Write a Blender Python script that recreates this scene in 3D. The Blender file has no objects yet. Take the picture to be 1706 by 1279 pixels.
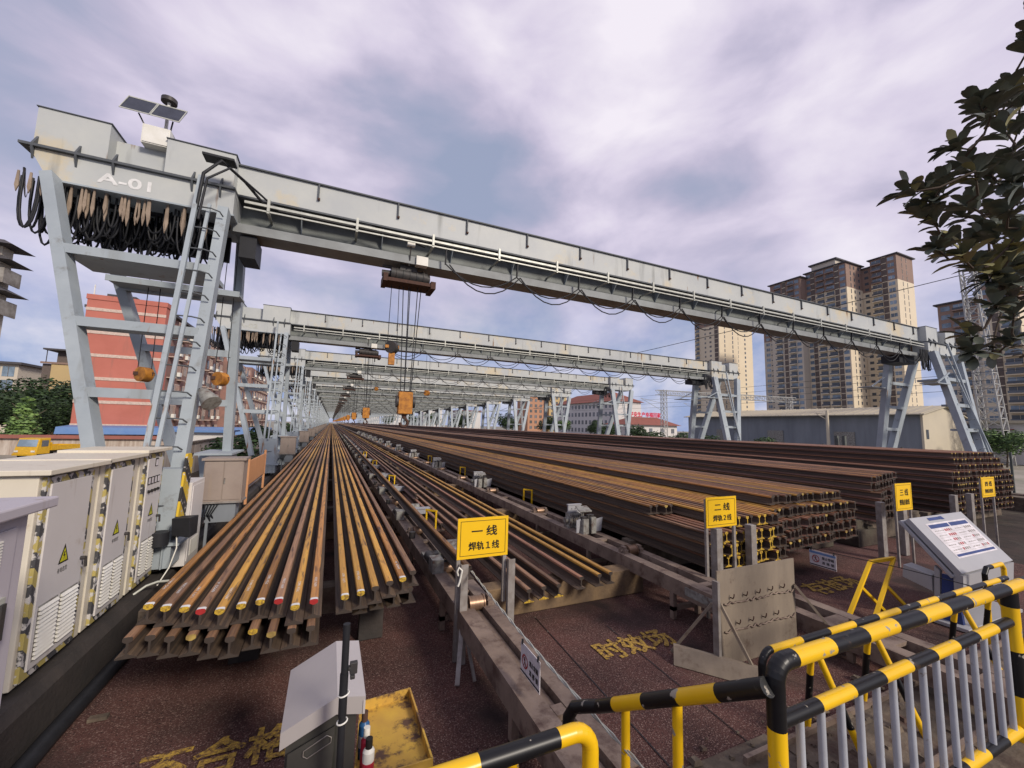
import bpy, math, random
from mathutils import Vector, Matrix
random.seed(7)
sc = bpy.context.scene
COL = sc.collection
R_ = math.radians
# ------------------------------------------------------------------ camera
cd = bpy.data.cameras.new('camera'); cam = bpy.data.objects.new('camera', cd); COL.objects.link(cam)
rx = Vector((0.91280736, -0.40758527, 0.0256315)); dn = Vector((0.06597162, 0.08522678, -0.99417511)); fw = Vector((0.40302664, 0.9091813, 0.10468469))
m = Matrix((rx, -dn, -fw)).transposed().to_4x4(); m.translation = (0, 0, 2.8)
cam.matrix_world = m
cd.sensor_width = 36; cd.sensor_fit = 'HORIZONTAL'; cd.lens = 672/1706*36; cd.clip_start = 0.05; cd.clip_end = 6000
sc.camera = cam
# ------------------------------------------------------------------ sky and light
SUN_EL, SUN_AZ = R_(30), R_(157)      # azimuth clockwise from +Y: behind the camera, a little to the right
w = bpy.data.worlds.new('World'); sc.world = w; w.use_nodes = True
nt = w.node_tree; nt.nodes.clear(); N = nt.nodes.new; Lk = nt.links.new
out = N('ShaderNodeOutputWorld'); bg = N('ShaderNodeBackground'); bg.inputs[1].default_value = 0.1
sky = N('ShaderNodeTexSky'); sky.sky_type = 'NISHITA'; sky.sun_disc = False; sky.sun_elevation = SUN_EL; sky.sun_rotation = SUN_AZ
bg2 = N('ShaderNodeBackground'); mixs = N('ShaderNodeMixShader')
tc = N('ShaderNodeTexCoord'); sep = N('ShaderNodeSeparateXYZ'); Lk(tc.outputs['Generated'], sep.inputs[0])
mx = N('ShaderNodeMath'); mx.operation = 'MAXIMUM'; mx.inputs[1].default_value = 0.0; Lk(sep.outputs[2], mx.inputs[0])
ad = N('ShaderNodeMath'); ad.operation = 'ADD'; ad.inputs[1].default_value = 0.55; Lk(mx.outputs[0], ad.inputs[0])
dx = N('ShaderNodeMath'); dx.operation = 'DIVIDE'; Lk(sep.outputs[0], dx.inputs[0]); Lk(ad.outputs[0], dx.inputs[1])
dy = N('ShaderNodeMath'); dy.operation = 'DIVIDE'; Lk(sep.outputs[1], dy.inputs[0]); Lk(ad.outputs[0], dy.inputs[1])
cmb = N('ShaderNodeCombineXYZ'); Lk(dx.outputs[0], cmb.inputs[0]); Lk(dy.outputs[0], cmb.inputs[1])
mp = N('ShaderNodeMapping'); mp.inputs['Rotation'].default_value = (0, 0, R_(-24)); mp.inputs['Location'].default_value = (3.1, 1.7, 0); mp.inputs['Scale'].default_value = (1.0, 0.8, 1)
Lk(cmb.outputs[0], mp.inputs[0])
n1 = N('ShaderNodeTexNoise'); n1.inputs['Scale'].default_value = 2.2; n1.inputs['Detail'].default_value = 8; n1.inputs['Roughness'].default_value = 0.5; n1.inputs['Distortion'].default_value = 0.25; 
mp2 = N('ShaderNodeMapping'); mp2.inputs['Scale'].default_value = (1.7, 1.7, 3.4); mp2.inputs['Location'].default_value = (0.7, 2.3, 1.1); Lk(tc.outputs['Generated'], mp2.inputs[0])
n2 = N('ShaderNodeTexNoise'); n2.inputs['Scale'].default_value = 0.9; n2.inputs['Detail'].default_value = 2; Lk(mp2.outputs[0], n2.inputs['Vector']); Lk(mp2.outputs[0], n1.inputs['Vector'])
r1 = N('ShaderNodeValToRGB'); e = r1.color_ramp.elements
e[0].position = 0.30; e[0].color = (0.33, 0.375, 0.525, 1); e[1].position = 0.78; e[1].color = (0.92, 0.86, 0.94, 1)
k = e.new(0.41); k.color = (0.41, 0.42, 0.57, 1); k = e.new(0.50); k.color = (0.545, 0.505, 0.655, 1); k = e.new(0.60); k.color = (0.71, 0.645, 0.79, 1)
mixn = N('ShaderNodeMix'); mixn.data_type = 'FLOAT'; mixn.inputs[0].default_value = 0.35; Lk(n1.outputs['Fac'], mixn.inputs[2]); Lk(n2.outputs['Fac'], mixn.inputs[3])
nrm = N('ShaderNodeVectorMath'); nrm.operation = 'NORMALIZE'; Lk(tc.outputs['Generated'], nrm.inputs[0])
ct = N('ShaderNodeMath'); ct.operation = 'MULTIPLY_ADD'; ct.inputs[1].default_value = 1.3; ct.inputs[2].default_value = -0.165; Lk(mixn.outputs[0], ct.inputs[0])
val = ct.outputs[0]
for (d_, rad, amp) in (((-.10, .79, .6), 20, .13), ((.37, .6, .709), 17, .24), ((.70, .43, .58), 26, .12), ((.13, .796, .591), 13, -.13), ((.30, .86, .40), 16, -.10), ((.688, .614, .387), 15, -.09), ((-.44, .88, .2), 22, -.05), ((-.35, .62, .70), 16, -.05), ((.52, .70, .50), 10, .05)):
    dt = N('ShaderNodeVectorMath'); dt.operation = 'DOT_PRODUCT'; dt.inputs[1].default_value = Vector(d_).normalized(); Lk(nrm.outputs[0], dt.inputs[0])
    mr_ = N('ShaderNodeMapRange'); mr_.interpolation_type = 'SMOOTHSTEP'; mr_.inputs[1].default_value = math.cos(R_(rad)); mr_.inputs[2].default_value = 1.0; mr_.inputs[3].default_value = 0.0; mr_.inputs[4].default_value = amp; Lk(dt.outputs['Value'], mr_.inputs[0])
    sm_ = N('ShaderNodeMath'); sm_.operation = 'ADD'; Lk(val, sm_.inputs[0]); Lk(mr_.outputs[0], sm_.inputs[1]); val = sm_.outputs[0]
Lk(val, r1.inputs[0])
# near the horizon: paler blue gaps and thin white cloud
r2 = N('ShaderNodeValToRGB'); e = r2.color_ramp.elements
e[0].position = 0.40; e[0].color = (0.25, 0.35, 0.62, 1); e[1].position = 0.66; e[1].color = (0.74, 0.73, 0.84, 1)
n3 = N('ShaderNodeTexNoise'); n3.inputs['Scale'].default_value = 4.0; n3.inputs['Detail'].default_value = 7; n3.inputs['Roughness'].default_value = 0.58; Lk(mp.outputs[0], n3.inputs['Vector'])
Lk(n3.outputs['Fac'], r2.inputs[0])
hz = N('ShaderNodeMapRange'); hz.inputs[1].default_value = 0.04; hz.inputs[2].default_value = 0.42; hz.inputs[3].default_value = 0.85; hz.inputs[4].default_value = 0.0; hz.interpolation_type = 'SMOOTHSTEP'; Lk(sep.outputs[2], hz.inputs[0])
mc = N('ShaderNodeMix'); mc.data_type = 'RGBA'; Lk(hz.outputs[0], mc.inputs[0]); Lk(r1.outputs[0], mc.inputs[6]); Lk(r2.outputs[0], mc.inputs[7])
Lk(mc.outputs[2], bg2.inputs[0]); bg2.inputs[1].default_value = 0.86
Lk(sky.outputs[0], bg.inputs[0]); mixs.inputs[0].default_value = 0.93
Lk(bg.outputs[0], mixs.inputs[1]); Lk(bg2.outputs[0], mixs.inputs[2]); Lk(mixs.outputs[0], out.inputs[0])
sd = bpy.data.lights.new('sun', 'SUN'); sd.energy = 2.8; sd.angle = R_(11); sd.color = (1, 0.9, 0.78)
so = bpy.data.objects.new('sun', sd); COL.objects.link(so)
sdir = Vector((math.sin(SUN_AZ)*math.cos(SUN_EL), math.cos(SUN_AZ)*math.cos(SUN_EL), math.sin(SUN_EL)))
so.rotation_euler = (-sdir).to_track_quat('-Z', 'Y').to_euler(); so.location = (0, -20, 40)
sc.view_settings.view_transform = 'Standard'; sc.view_settings.look = 'None'; sc.view_settings.exposure = 0.28; sc.view_settings.gamma = 1.0

# ------------------------------------------------------------------ materials
def mat(name, col, rough=0.7, metal=0.0, col2=None, scale=6.0, amt=0.5, bump=0.0, bscale=60.0, rand=0.0, stretch=None, spec=0.3, dirt=None, dirt_scale=2.0, dirt_lo=0.52, dirt_hi=0.7):
    mt = bpy.data.materials.new(name); mt.use_nodes = True
    t = mt.node_tree; p = t.nodes['Principled BSDF']; nn = t.nodes.new; lk = t.links.new
    p.inputs['Roughness'].default_value = rough; p.inputs['Metallic'].default_value = metal; p.inputs['Specular IOR Level'].default_value = spec
    geo = nn('ShaderNodeNewGeometry'); vec = geo.outputs['Position']
    if stretch:
        mpp = nn('ShaderNodeMapping'); mpp.inputs['Scale'].default_value = stretch; lk(vec, mpp.inputs[0]); vec = mpp.outputs[0]
    no = nn('ShaderNodeTexNoise'); no.inputs['Scale'].default_value = scale; no.inputs['Detail'].default_value = 6; no.inputs['Roughness'].default_value = 0.62; lk(vec, no.inputs['Vector'])
    c2 = col2 or tuple(min(1, c*0.62) for c in col)
    rp = nn('ShaderNodeMapRange'); rp.inputs[1].default_value = 0.5-0.5*max(0.08, 1-amt); rp.inputs[2].default_value = 0.5+0.5*max(0.08, 1-amt); lk(no.outputs['Fac'], rp.inputs[0])
    mi = nn('ShaderNodeMix'); mi.data_type = 'RGBA'; mi.inputs[6].default_value = (*col, 1); mi.inputs[7].default_value = (*c2, 1); lk(rp.outputs[0], mi.inputs[0])
    res = mi.outputs[2]
    if dirt:
        nd = nn('ShaderNodeTexNoise'); nd.inputs['Scale'].default_value = dirt_scale; nd.inputs['Detail'].default_value = 8; nd.inputs['Roughness'].default_value = 0.7; lk(geo.outputs['Position'], nd.inputs['Vector'])
        rd = nn('ShaderNodeMapRange'); rd.inputs[1].default_value = dirt_lo; rd.inputs[2].default_value = dirt_hi; lk(nd.outputs['Fac'], rd.inputs[0])
        md = nn('ShaderNodeMix'); md.data_type = 'RGBA'; lk(rd.outputs[0], md.inputs[0]); lk(res, md.inputs[6]); md.inputs[7].default_value = (*dirt, 1); res = md.outputs[2]
    if rand:
        oi = nn('ShaderNodeObjectInfo'); mr = nn('ShaderNodeMapRange'); mr.inputs[3].default_value = 1-rand; mr.inputs[4].default_value = 1+rand; lk(oi.outputs['Random'], mr.inputs[0])
        hs = nn('ShaderNodeHueSaturation'); lk(mr.outputs[0], hs.inputs['Value']); lk(res, hs.inputs['Color']); res = hs.outputs[0]
    lk(res, p.inputs['Base Color'])
    if bump:
        nb = nn('ShaderNodeTexNoise'); nb.inputs['Scale'].default_value = bscale; nb.inputs['Detail'].default_value = 4; lk(vec, nb.inputs['Vector'])
        b = nn('ShaderNodeBump'); b.inputs['Strength'].default_value = bump; b.inputs['Distance'].default_value = 0.02; lk(nb.outputs['Fac'], b.inputs['Height']); lk(b.outputs[0], p.inputs['Normal'])
    return mt
def stripe_mat(name, a, b, width, axis=(0, 1, 1), wear=0.6):
    mt = mat(name, a, 0.6); t = mt.node_tree; p = t.nodes['Principled BSDF']; nn = t.nodes.new; lk = t.links.new
    geo = nn('ShaderNodeNewGeometry'); d = nn('ShaderNodeVectorMath'); d.operation = 'DOT_PRODUCT'; d.inputs[1].default_value = axis; lk(geo.outputs['Position'], d.inputs[0])
    dv = nn('ShaderNodeMath'); dv.operation = 'DIVIDE'; dv.inputs[1].default_value = width; lk(d.outputs['Value'], dv.inputs[0])
    fr = nn('ShaderNodeMath'); fr.operation = 'FRACT'; lk(dv.outputs[0], fr.inputs[0])
    gt = nn('ShaderNodeMath'); gt.operation = 'GREATER_THAN'; gt.inputs[1].default_value = 0.5; lk(fr.outputs[0], gt.inputs[0])
    mi = nn('ShaderNodeMix'); mi.data_type = 'RGBA'; mi.inputs[6].default_value = (*a, 1); mi.inputs[7].default_value = (*b, 1); lk(gt.outputs[0], mi.inputs[0])
    no = nn('ShaderNodeTexNoise'); no.inputs['Scale'].default_value = 14; no.inputs['Detail'].default_value = 6; lk(geo.outputs['Position'], no.inputs['Vector'])
    g2 = nn('ShaderNodeMapRange'); g2.inputs[1].default_value = wear-0.02; g2.inputs[2].default_value = wear+0.02; lk(no.outputs['Fac'], g2.inputs[0])
    m2 = nn('ShaderNodeMix'); m2.data_type = 'RGBA'; lk(g2.outputs[0], m2.inputs[0]); lk(mi.outputs[2], m2.inputs[6]); m2.inputs[7].default_value = (0.5, 0.48, 0.46, 1)
    lk(m2.outputs[2], p.inputs['Base Color']); return mt

def speckle(mt, col, scale, lo, hi, stretch=None, detail=2):
    t = mt.node_tree; p = t.nodes['Principled BSDF']; nn = t.nodes.new; lk = t.links.new
    src = p.inputs['Base Color'].links[0].from_socket; geo = nn('ShaderNodeNewGeometry')
    no = nn('ShaderNodeTexNoise'); no.inputs['Scale'].default_value = scale; no.inputs['Detail'].default_value = detail
    vv = geo.outputs['Position']
    if stretch:
        mq = nn('ShaderNodeMapping'); mq.inputs['Scale'].default_value = stretch; lk(vv, mq.inputs[0]); vv = mq.outputs[0]
    lk(vv, no.inputs['Vector'])
    mr = nn('ShaderNodeMapRange'); mr.inputs[1].default_value = lo; mr.inputs[2].default_value = hi; lk(no.outputs['Fac'], mr.inputs[0])
    mi = nn('ShaderNodeMix'); mi.data_type = 'RGBA'; lk(mr.outputs[0], mi.inputs[0]); lk(src, mi.inputs[6]); mi.inputs[7].default_value = (*col, 1); lk(mi.outputs[2], p.inputs['Base Color'])
M = {}
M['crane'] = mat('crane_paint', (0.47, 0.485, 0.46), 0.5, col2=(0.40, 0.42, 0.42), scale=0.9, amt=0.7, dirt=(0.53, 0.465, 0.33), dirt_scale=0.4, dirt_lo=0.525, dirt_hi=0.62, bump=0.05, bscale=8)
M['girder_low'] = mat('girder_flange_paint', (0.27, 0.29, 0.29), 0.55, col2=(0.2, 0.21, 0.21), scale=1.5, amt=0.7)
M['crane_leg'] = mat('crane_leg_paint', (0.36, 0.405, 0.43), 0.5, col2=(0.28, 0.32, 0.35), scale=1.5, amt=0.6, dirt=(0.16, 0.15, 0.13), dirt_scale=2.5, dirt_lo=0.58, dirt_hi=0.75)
M['girder_web'] = mat('girder_web_shaded', (0.20, 0.22, 0.21), 0.6, col2=(0.13, 0.14, 0.135), scale=1.2, amt=0.7)  # crane paint darkened: shade in the gap below the box is mixed in
M['crane_dark'] = mat('crane_edge', (0.10, 0.11, 0.12), 0.6)
M['crane_rail'] = mat('galvanised_rail', (0.55, 0.56, 0.5), 0.45, 0.2)
M['rust'] = mat('rust', (0.10, 0.05, 0.035), 0.85, col2=(0.05, 0.03, 0.025), scale=20)
M['cable'] = mat('black_cable', (0.022, 0.023, 0.027), 0.55)
M['strap'] = mat('tan_strap', (0.36, 0.28, 0.21), 0.8, col2=(0.16, 0.12, 0.09), scale=5)
M['machine'] = mat('machine_dark', (0.03, 0.033, 0.035), 0.5, col2=(0.06, 0.05, 0.045), scale=8)
M['machine_grey'] = mat('machine_grey', (0.30, 0.30, 0.27), 0.6, col2=(0.14, 0.13, 0.12), scale=9, amt=0.7, dirt=(0.12, 0.07, 0.05), dirt_scale=9)
M['hook'] = mat('hook_orange', (0.52, 0.22, 0.03), 0.5, col2=(0.26, 0.10, 0.02), scale=9, amt=0.7)
M['white_paint'] = mat('white_paint', (0.78, 0.77, 0.72), 0.5, col2=(0.6, 0.58, 0.5), scale=3)
M['chalk'] = mat('chalk_white', (0.8, 0.8, 0.78), 0.8)
M['body1'] = mat('rail_body_brown', (0.125, 0.085, 0.056), 0.65, 0.1, col2=(0.055, 0.04, 0.032), scale=2.2, amt=0.75, rand=0.45, stretch=(22, 0.5, 22), bump=0.2, bscale=30)
M['body2'] = mat('rail_body_red', (0.215, 0.115, 0.085), 0.65, 0.1, col2=(0.10, 0.06, 0.05), scale=2, amt=0.75, rand=0.45, stretch=(22, 0.35, 22))
M['head1'] = mat('rail_head_orange', (0.52, 0.25, 0.065), 0.5, 0.1, col2=(0.29, 0.135, 0.05), scale=2.0, amt=0.7, rand=0.38, stretch=(30, 0.8, 30), bump=0.15, bscale=30)
M['head2'] = mat('rail_head_yellow', (0.62, 0.345, 0.06), 0.5, 0.1, col2=(0.42, 0.21, 0.055), scale=2.0, amt=0.65, rand=0.25, stretch=(30, 0.8, 30))
M['head3'] = mat('rail_head_brown', (0.33, 0.185, 0.095), 0.5, 0.15, col2=(0.17, 0.095, 0.06), scale=2.0, amt=0.7, rand=0.4, stretch=(30, 0.6, 30))
M['head4'] = mat('rail_head_rust', (0.30, 0.145, 0.078), 0.55, 0.1, col2=(0.14, 0.07, 0.05), scale=1.6, amt=0.75, rand=0.6, stretch=(30, 0.3, 30))
M['end_yellow'] = mat('end_yellow', (0.60, 0.40, 0.04), 0.6, col2=(0.2, 0.12, 0.03), scale=45, amt=0.75)
M['end_dull'] = mat('end_dull_yellow', (0.42, 0.30, 0.08), 0.7, col2=(0.22, 0.15, 0.05), scale=9, amt=0.8)
M['end_red'] = mat('end_red', (0.42, 0.03, 0.03), 0.6)
M['end_steel'] = mat('end_steel', (0.075, 0.058, 0.048), 0.65, 0.2)
M['rail_web'] = mat('rail_web_scale_shade', (0.105, 0.075, 0.058), 0.7, 0.1, col2=(0.055, 0.043, 0.037), scale=2, amt=0.7, rand=0.4, stretch=(20, 0.5, 20))  # dark mill scale, with the shade of the recessed web put into the colour
M['gravel'] = mat('red_gravel', (0.135, 0.058, 0.048), 0.95, col2=(0.06, 0.031, 0.027), scale=1.1, amt=0.6, bump=0.9, bscale=85, dirt=(0.2, 0.13, 0.085), dirt_scale=0.8, dirt_lo=0.57, dirt_hi=0.82)
speckle(M['gravel'], (0.27, 0.18, 0.15), 70, 0.545, 0.68); speckle(M['gravel'], (0.02, 0.012, 0.012), 60, 0.60, 0.70)
M['dirt'] = mat('dark_dirt', (0.06, 0.042, 0.034), 0.95, col2=(0.03, 0.024, 0.02), scale=1.4, amt=0.7, bump=0.6, bscale=30, dirt=(0.12, 0.11, 0.08), dirt_scale=0.5)
M['ground'] = mat('pale_ground', (0.33, 0.30, 0.25), 0.95, col2=(0.2, 0.19, 0.15), scale=0.2, amt=0.7, dirt=(0.09, 0.11, 0.05), dirt_scale=0.12)
M['concrete'] = mat('concrete', (0.17, 0.135, 0.10), 0.9, col2=(0.085, 0.068, 0.052), scale=3, amt=0.75, bump=0.5, bscale=25, dirt=(0.07, 0.04, 0.032), dirt_scale=2.2, dirt_lo=0.5, dirt_hi=0.66)
M['beam_tan'] = mat('support_beam_tan', (0.23, 0.155, 0.085), 0.9, col2=(0.1, 0.07, 0.05), scale=2.5, amt=0.7, bump=0.4, bscale=25)
M['steel_brown'] = mat('dusty_steel', (0.25, 0.19, 0.15), 0.6, 0.1, col2=(0.15, 0.11, 0.088), scale=2.5, amt=0.75, dirt=(0.085, 0.05, 0.04), dirt_scale=5, bump=0.15, bscale=30)
M['roller'] = mat('roller_steel', (0.30, 0.2, 0.13), 0.4, 0.55, col2=(0.2, 0.12, 0.08), scale=3, stretch=(30, 1, 1))
M['post'] = mat('grey_post', (0.34, 0.32, 0.30), 0.55, 0.3, col2=(0.2, 0.17, 0.15), scale=8, amt=0.6)
M['sign_yellow'] = mat('sign_yellow', (0.83, 0.51, 0.012), 0.45, col2=(0.76, 0.46, 0.012), scale=2)
M['ink'] = mat('ink_black', (0.018, 0.016, 0.014), 0.6)
M['cream'] = mat('cream_paint', (0.66, 0.61, 0.50), 0.45, col2=(0.57, 0.52, 0.42), scale=1.3, amt=0.5, dirt=(0.36, 0.25, 0.15), dirt_scale=2.2, dirt_lo=0.62, dirt_hi=0.78)
M['door_grey'] = mat('door_grey', (0.62, 0.595, 0.575), 0.4, col2=(0.55, 0.525, 0.505), scale=1.2, dirt=(0.40, 0.33, 0.26), dirt_scale=3, dirt_lo=0.62, dirt_hi=0.8)
M['lilac_grey'] = mat('pale_cabinet', (0.46, 0.43, 0.46), 0.45, col2=(0.41, 0.38, 0.41), scale=1.0)
M['tan_cab'] = mat('tan_cabinet', (0.32, 0.265, 0.225), 0.5, col2=(0.25, 0.2, 0.17), scale=2, amt=0.6)
M['hazard'] = stripe_mat('hazard_stripes', (0.40, 0.33, 0.11), (0.06, 0.06, 0.065), 0.26, (0, 1, 1), 0.535)
M['hazard_leg'] = stripe_mat('hazard_leg', (0.62, 0.42, 0.03), (0.03, 0.03, 0.03), 0.5, (0, 1, 1), 0.62)
M['warn'] = mat('warning_yellow', (0.62, 0.60, 0.03), 0.5)
M['dark_plinth'] = mat('dark_plinth', (0.03, 0.028, 0.027), 0.85, col2=(0.06, 0.05, 0.045), scale=2.5, bump=0.4, bscale=20)
M['pipe_yellow'] = mat('guard_yellow', (0.80, 0.49, 0.008), 0.32, col2=(0.72, 0.42, 0.008), scale=4, spec=0.5, dirt=(0.4, 0.25, 0.05), dirt_scale=9, dirt_lo=0.66, dirt_hi=0.76)
M['pipe_black'] = mat('guard_black', (0.009, 0.009, 0.010), 0.38, spec=0.35, dirt=(0.05, 0.045, 0.04), dirt_scale=10, dirt_lo=0.66, dirt_hi=0.74)
M['bar_white'] = mat('guard_grey_bars', (0.44, 0.46, 0.50), 0.5, 0.1, col2=(0.33, 0.34, 0.37), scale=6, dirt=(0.18, 0.14, 0.1), dirt_scale=14, dirt_lo=0.62, dirt_hi=0.72)
M['console'] = mat('console_lid', (0.52, 0.485, 0.465), 0.4, 0.1, col2=(0.46, 0.43, 0.41), scale=2, dirt=(0.34, 0.29, 0.25), dirt_scale=4, dirt_lo=0.6, dirt_hi=0.78)
M['console_dark'] = mat('console_body', (0.10, 0.098, 0.088), 0.45, 0.3, col2=(0.07, 0.068, 0.06), scale=4)
M['tray'] = mat('tray_yellow', (0.60, 0.38, 0.06), 0.6, col2=(0.46, 0.27, 0.06), scale=4, amt=0.7, dirt=(0.10, 0.055, 0.035), dirt_scale=5.5, dirt_lo=0.5, dirt_hi=0.6)
M['blue'] = mat('blue_panel', (0.035, 0.06, 0.2), 0.4)
M['lect'] = mat('lectern_grey', (0.37, 0.37, 0.385), 0.45, col2=(0.33, 0.33, 0.345), scale=2)
M['paper'] = mat('printed_sheet', (0.74, 0.70, 0.72), 0.5)
M['plate'] = mat('shield_plate', (0.25, 0.205, 0.155), 0.75, col2=(0.19, 0.155, 0.12), scale=2.2, amt=0.6, dirt=(0.11, 0.075, 0.055), dirt_scale=3.5, dirt_lo=0.54, dirt_hi=0.70, stretch=(3, 3, 0.8))
M['floor_yellow'] = mat('floor_letter_paint', (0.58, 0.38, 0.06), 0.9, col2=(0.34, 0.2, 0.06), scale=40, amt=0.8, bump=0.7, bscale=110, dirt=(0.085, 0.045, 0.037), dirt_scale=22, dirt_lo=0.47, dirt_hi=0.62)
M['glass'] = mat('window_glass', (0.22, 0.29, 0.36), 0.15, col2=(0.11, 0.15, 0.19), scale=0.35, amt=0.8, spec=0.6, rand=0.5)
M['glass_dark'] = mat('window_dark', (0.10, 0.115, 0.135), 0.25, rand=0.5, spec=0.5)
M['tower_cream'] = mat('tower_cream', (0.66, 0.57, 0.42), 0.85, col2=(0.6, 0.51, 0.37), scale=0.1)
M['tower_cream_shaded'] = mat('tower_shade_cream', (0.54, 0.48, 0.39), 0.85, col2=(0.47, 0.42, 0.34), scale=0.1)  # darker copy of tower_cream, facade shade put into the colour
M['tower_brown'] = mat('tower_brown', (0.28, 0.19, 0.15), 0.85, col2=(0.23, 0.155, 0.12), scale=0.2)
M['tower_dark'] = mat('tower_panel_dark', (0.15, 0.12, 0.105), 0.8)
M['tower_roof'] = mat('tower_roof', (0.09, 0.085, 0.09), 0.8)
M['red_wall'] = mat('red_wall', (0.48, 0.165, 0.125), 0.85, col2=(0.41, 0.135, 0.10), scale=0.35, amt=0.6)
M['band'] = mat('pale_band', (0.66, 0.52, 0.44), 0.85)
M['brick_pink'] = mat('facade_pink', (0.32, 0.17, 0.14), 0.85, col2=(0.2, 0.13, 0.11), scale=0.6, amt=0.7)
M['cage'] = mat('balcony_cage', (0.30, 0.28, 0.25), 0.6, col2=(0.14, 0.12, 0.1), scale=1.2, amt=0.8)
M['beige'] = mat('beige_wall', (0.50, 0.37, 0.18), 0.85, col2=(0.44, 0.33, 0.17), scale=0.3)
M['shed_blue'] = mat('shed_blue', (0.10, 0.20, 0.42), 0.5, col2=(0.15, 0.25, 0.45), scale=1)
M['wall_white'] = mat('stained_wall', (0.52, 0.46, 0.40), 0.9, col2=(0.34, 0.27, 0.22), scale=1.0, amt=0.8, stretch=(2.5, 2.5, 0.3))
M['tile_red'] = mat('roof_red', (0.28, 0.10, 0.075), 0.85, col2=(0.2, 0.08, 0.06), scale=1)
M['ware_roof'] = mat('warehouse_roof', (0.47, 0.42, 0.31), 0.8, col2=(0.38, 0.34, 0.26), scale=0.4)
M['ware_wall'] = mat('warehouse_wall', (0.21, 0.23, 0.25), 0.8, col2=(0.155, 0.17, 0.19), scale=1.2, amt=0.6, stretch=(1, 1, 0.15))
M['ware_gable'] = mat('warehouse_gable', (0.54, 0.48, 0.36), 0.85, col2=(0.46, 0.41, 0.32), scale=0.3)
M['white_wall'] = mat('white_wall', (0.62, 0.60, 0.58), 0.85, col2=(0.54, 0.52, 0.5), scale=0.2)
M['orange_wall'] = mat('orange_wall', (0.50, 0.27, 0.17), 0.85)
M['sign_red'] = mat('roof_letters_red', (0.6, 0.02, 0.06), 0.5)
M['truck'] = mat('truck_yellow', (0.72, 0.42, 0.02), 0.35, spec=0.5)
M['tyre'] = mat('tyre', (0.02, 0.02, 0.02), 0.8)
M['lattice'] = mat('lattice_steel', (0.46, 0.46, 0.44), 0.6, 0.1)
M['bark'] = mat('bark', (0.10, 0.075, 0.055), 0.9, scale=10)
M['leaf_dark'] = mat('leaf_dark', (0.016, 0.030, 0.014), 0.6, col2=(0.032, 0.055, 0.022), scale=0.9, amt=0.8)
M['leaf_mid'] = mat('leaf_mid', (0.045, 0.085, 0.028), 0.6, col2=(0.03, 0.058, 0.02), scale=0.9, amt=0.8)
M['leaf_light'] = mat('leaf_light', (0.19, 0.30, 0.085), 0.6, col2=(0.11, 0.19, 0.06), scale=0.9, amt=0.8)
M['mag_leaf'] = mat('magnolia_leaf', (0.085, 0.097, 0.078), 0.42, col2=(0.13, 0.145, 0.105), scale=6, spec=0.5, amt=0.7)
M['mag_leaf2'] = mat('magnolia_leaf_pale', (0.34, 0.31, 0.14), 0.45, col2=(0.22, 0.21, 0.10), scale=6)
M['orange_board'] = mat('orange_board', (0.60, 0.30, 0.14), 0.7, col2=(0.5, 0.24, 0.11), scale=1.5, amt=0.6, stretch=(1, 6, 1))
M['panel_dark'] = mat('solar_cells', (0.05, 0.055, 0.075), 0.25, spec=0.5)
M['can_blue'] = mat('can_blue', (0.03, 0.12, 0.3), 0.35); M['can_red'] = mat('can_red', (0.55, 0.03, 0.06), 0.35)
M['fence_wire'] = mat('fence_wire', (0.12, 0.13, 0.12), 0.7)

speckle(M['gravel'], (0.035, 0.022, 0.02), 0.8, 0.53, 0.68, detail=7); speckle(M['gravel'], (0.16, 0.115, 0.08), 0.45, 0.62, 0.80, detail=9)
for k_ in ('crane', 'crane_leg'):
    speckle(M[k_], (0.20, 0.105, 0.05), 1.0, 0.665, 0.72, stretch=(5, 5, 0.55), detail=6); speckle(M[k_], (0.22, 0.23, 0.22), 1.0, 0.60, 0.78, stretch=(3, 3, 0.4), detail=7)
for k_ in ('cream', 'door_grey', 'tan_cab', 'lilac_grey'): speckle(M[k_], (0.30, 0.24, 0.18), 1.0, 0.62, 0.78, stretch=(9, 9, 0.8), detail=6)
for k_ in ('pipe_yellow', 'pipe_black'): speckle(M[k_], (0.30, 0.27, 0.22), 16, 0.655, 0.68, detail=5); speckle(M[k_], (0.10, 0.055, 0.03), 9, 0.69, 0.76, detail=6)
speckle(M['red_wall'], (0.30, 0.14, 0.11), 1.0, 0.58, 0.75, stretch=(1.2, 1.2, 0.12), detail=6)
for k_ in ('head1', 'head2', 'head3', 'head4'): speckle(M[k_], (0.10, 0.055, 0.035), 1.0, 0.56, 0.70, stretch=(25, 2.5, 25), detail=5)
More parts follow.
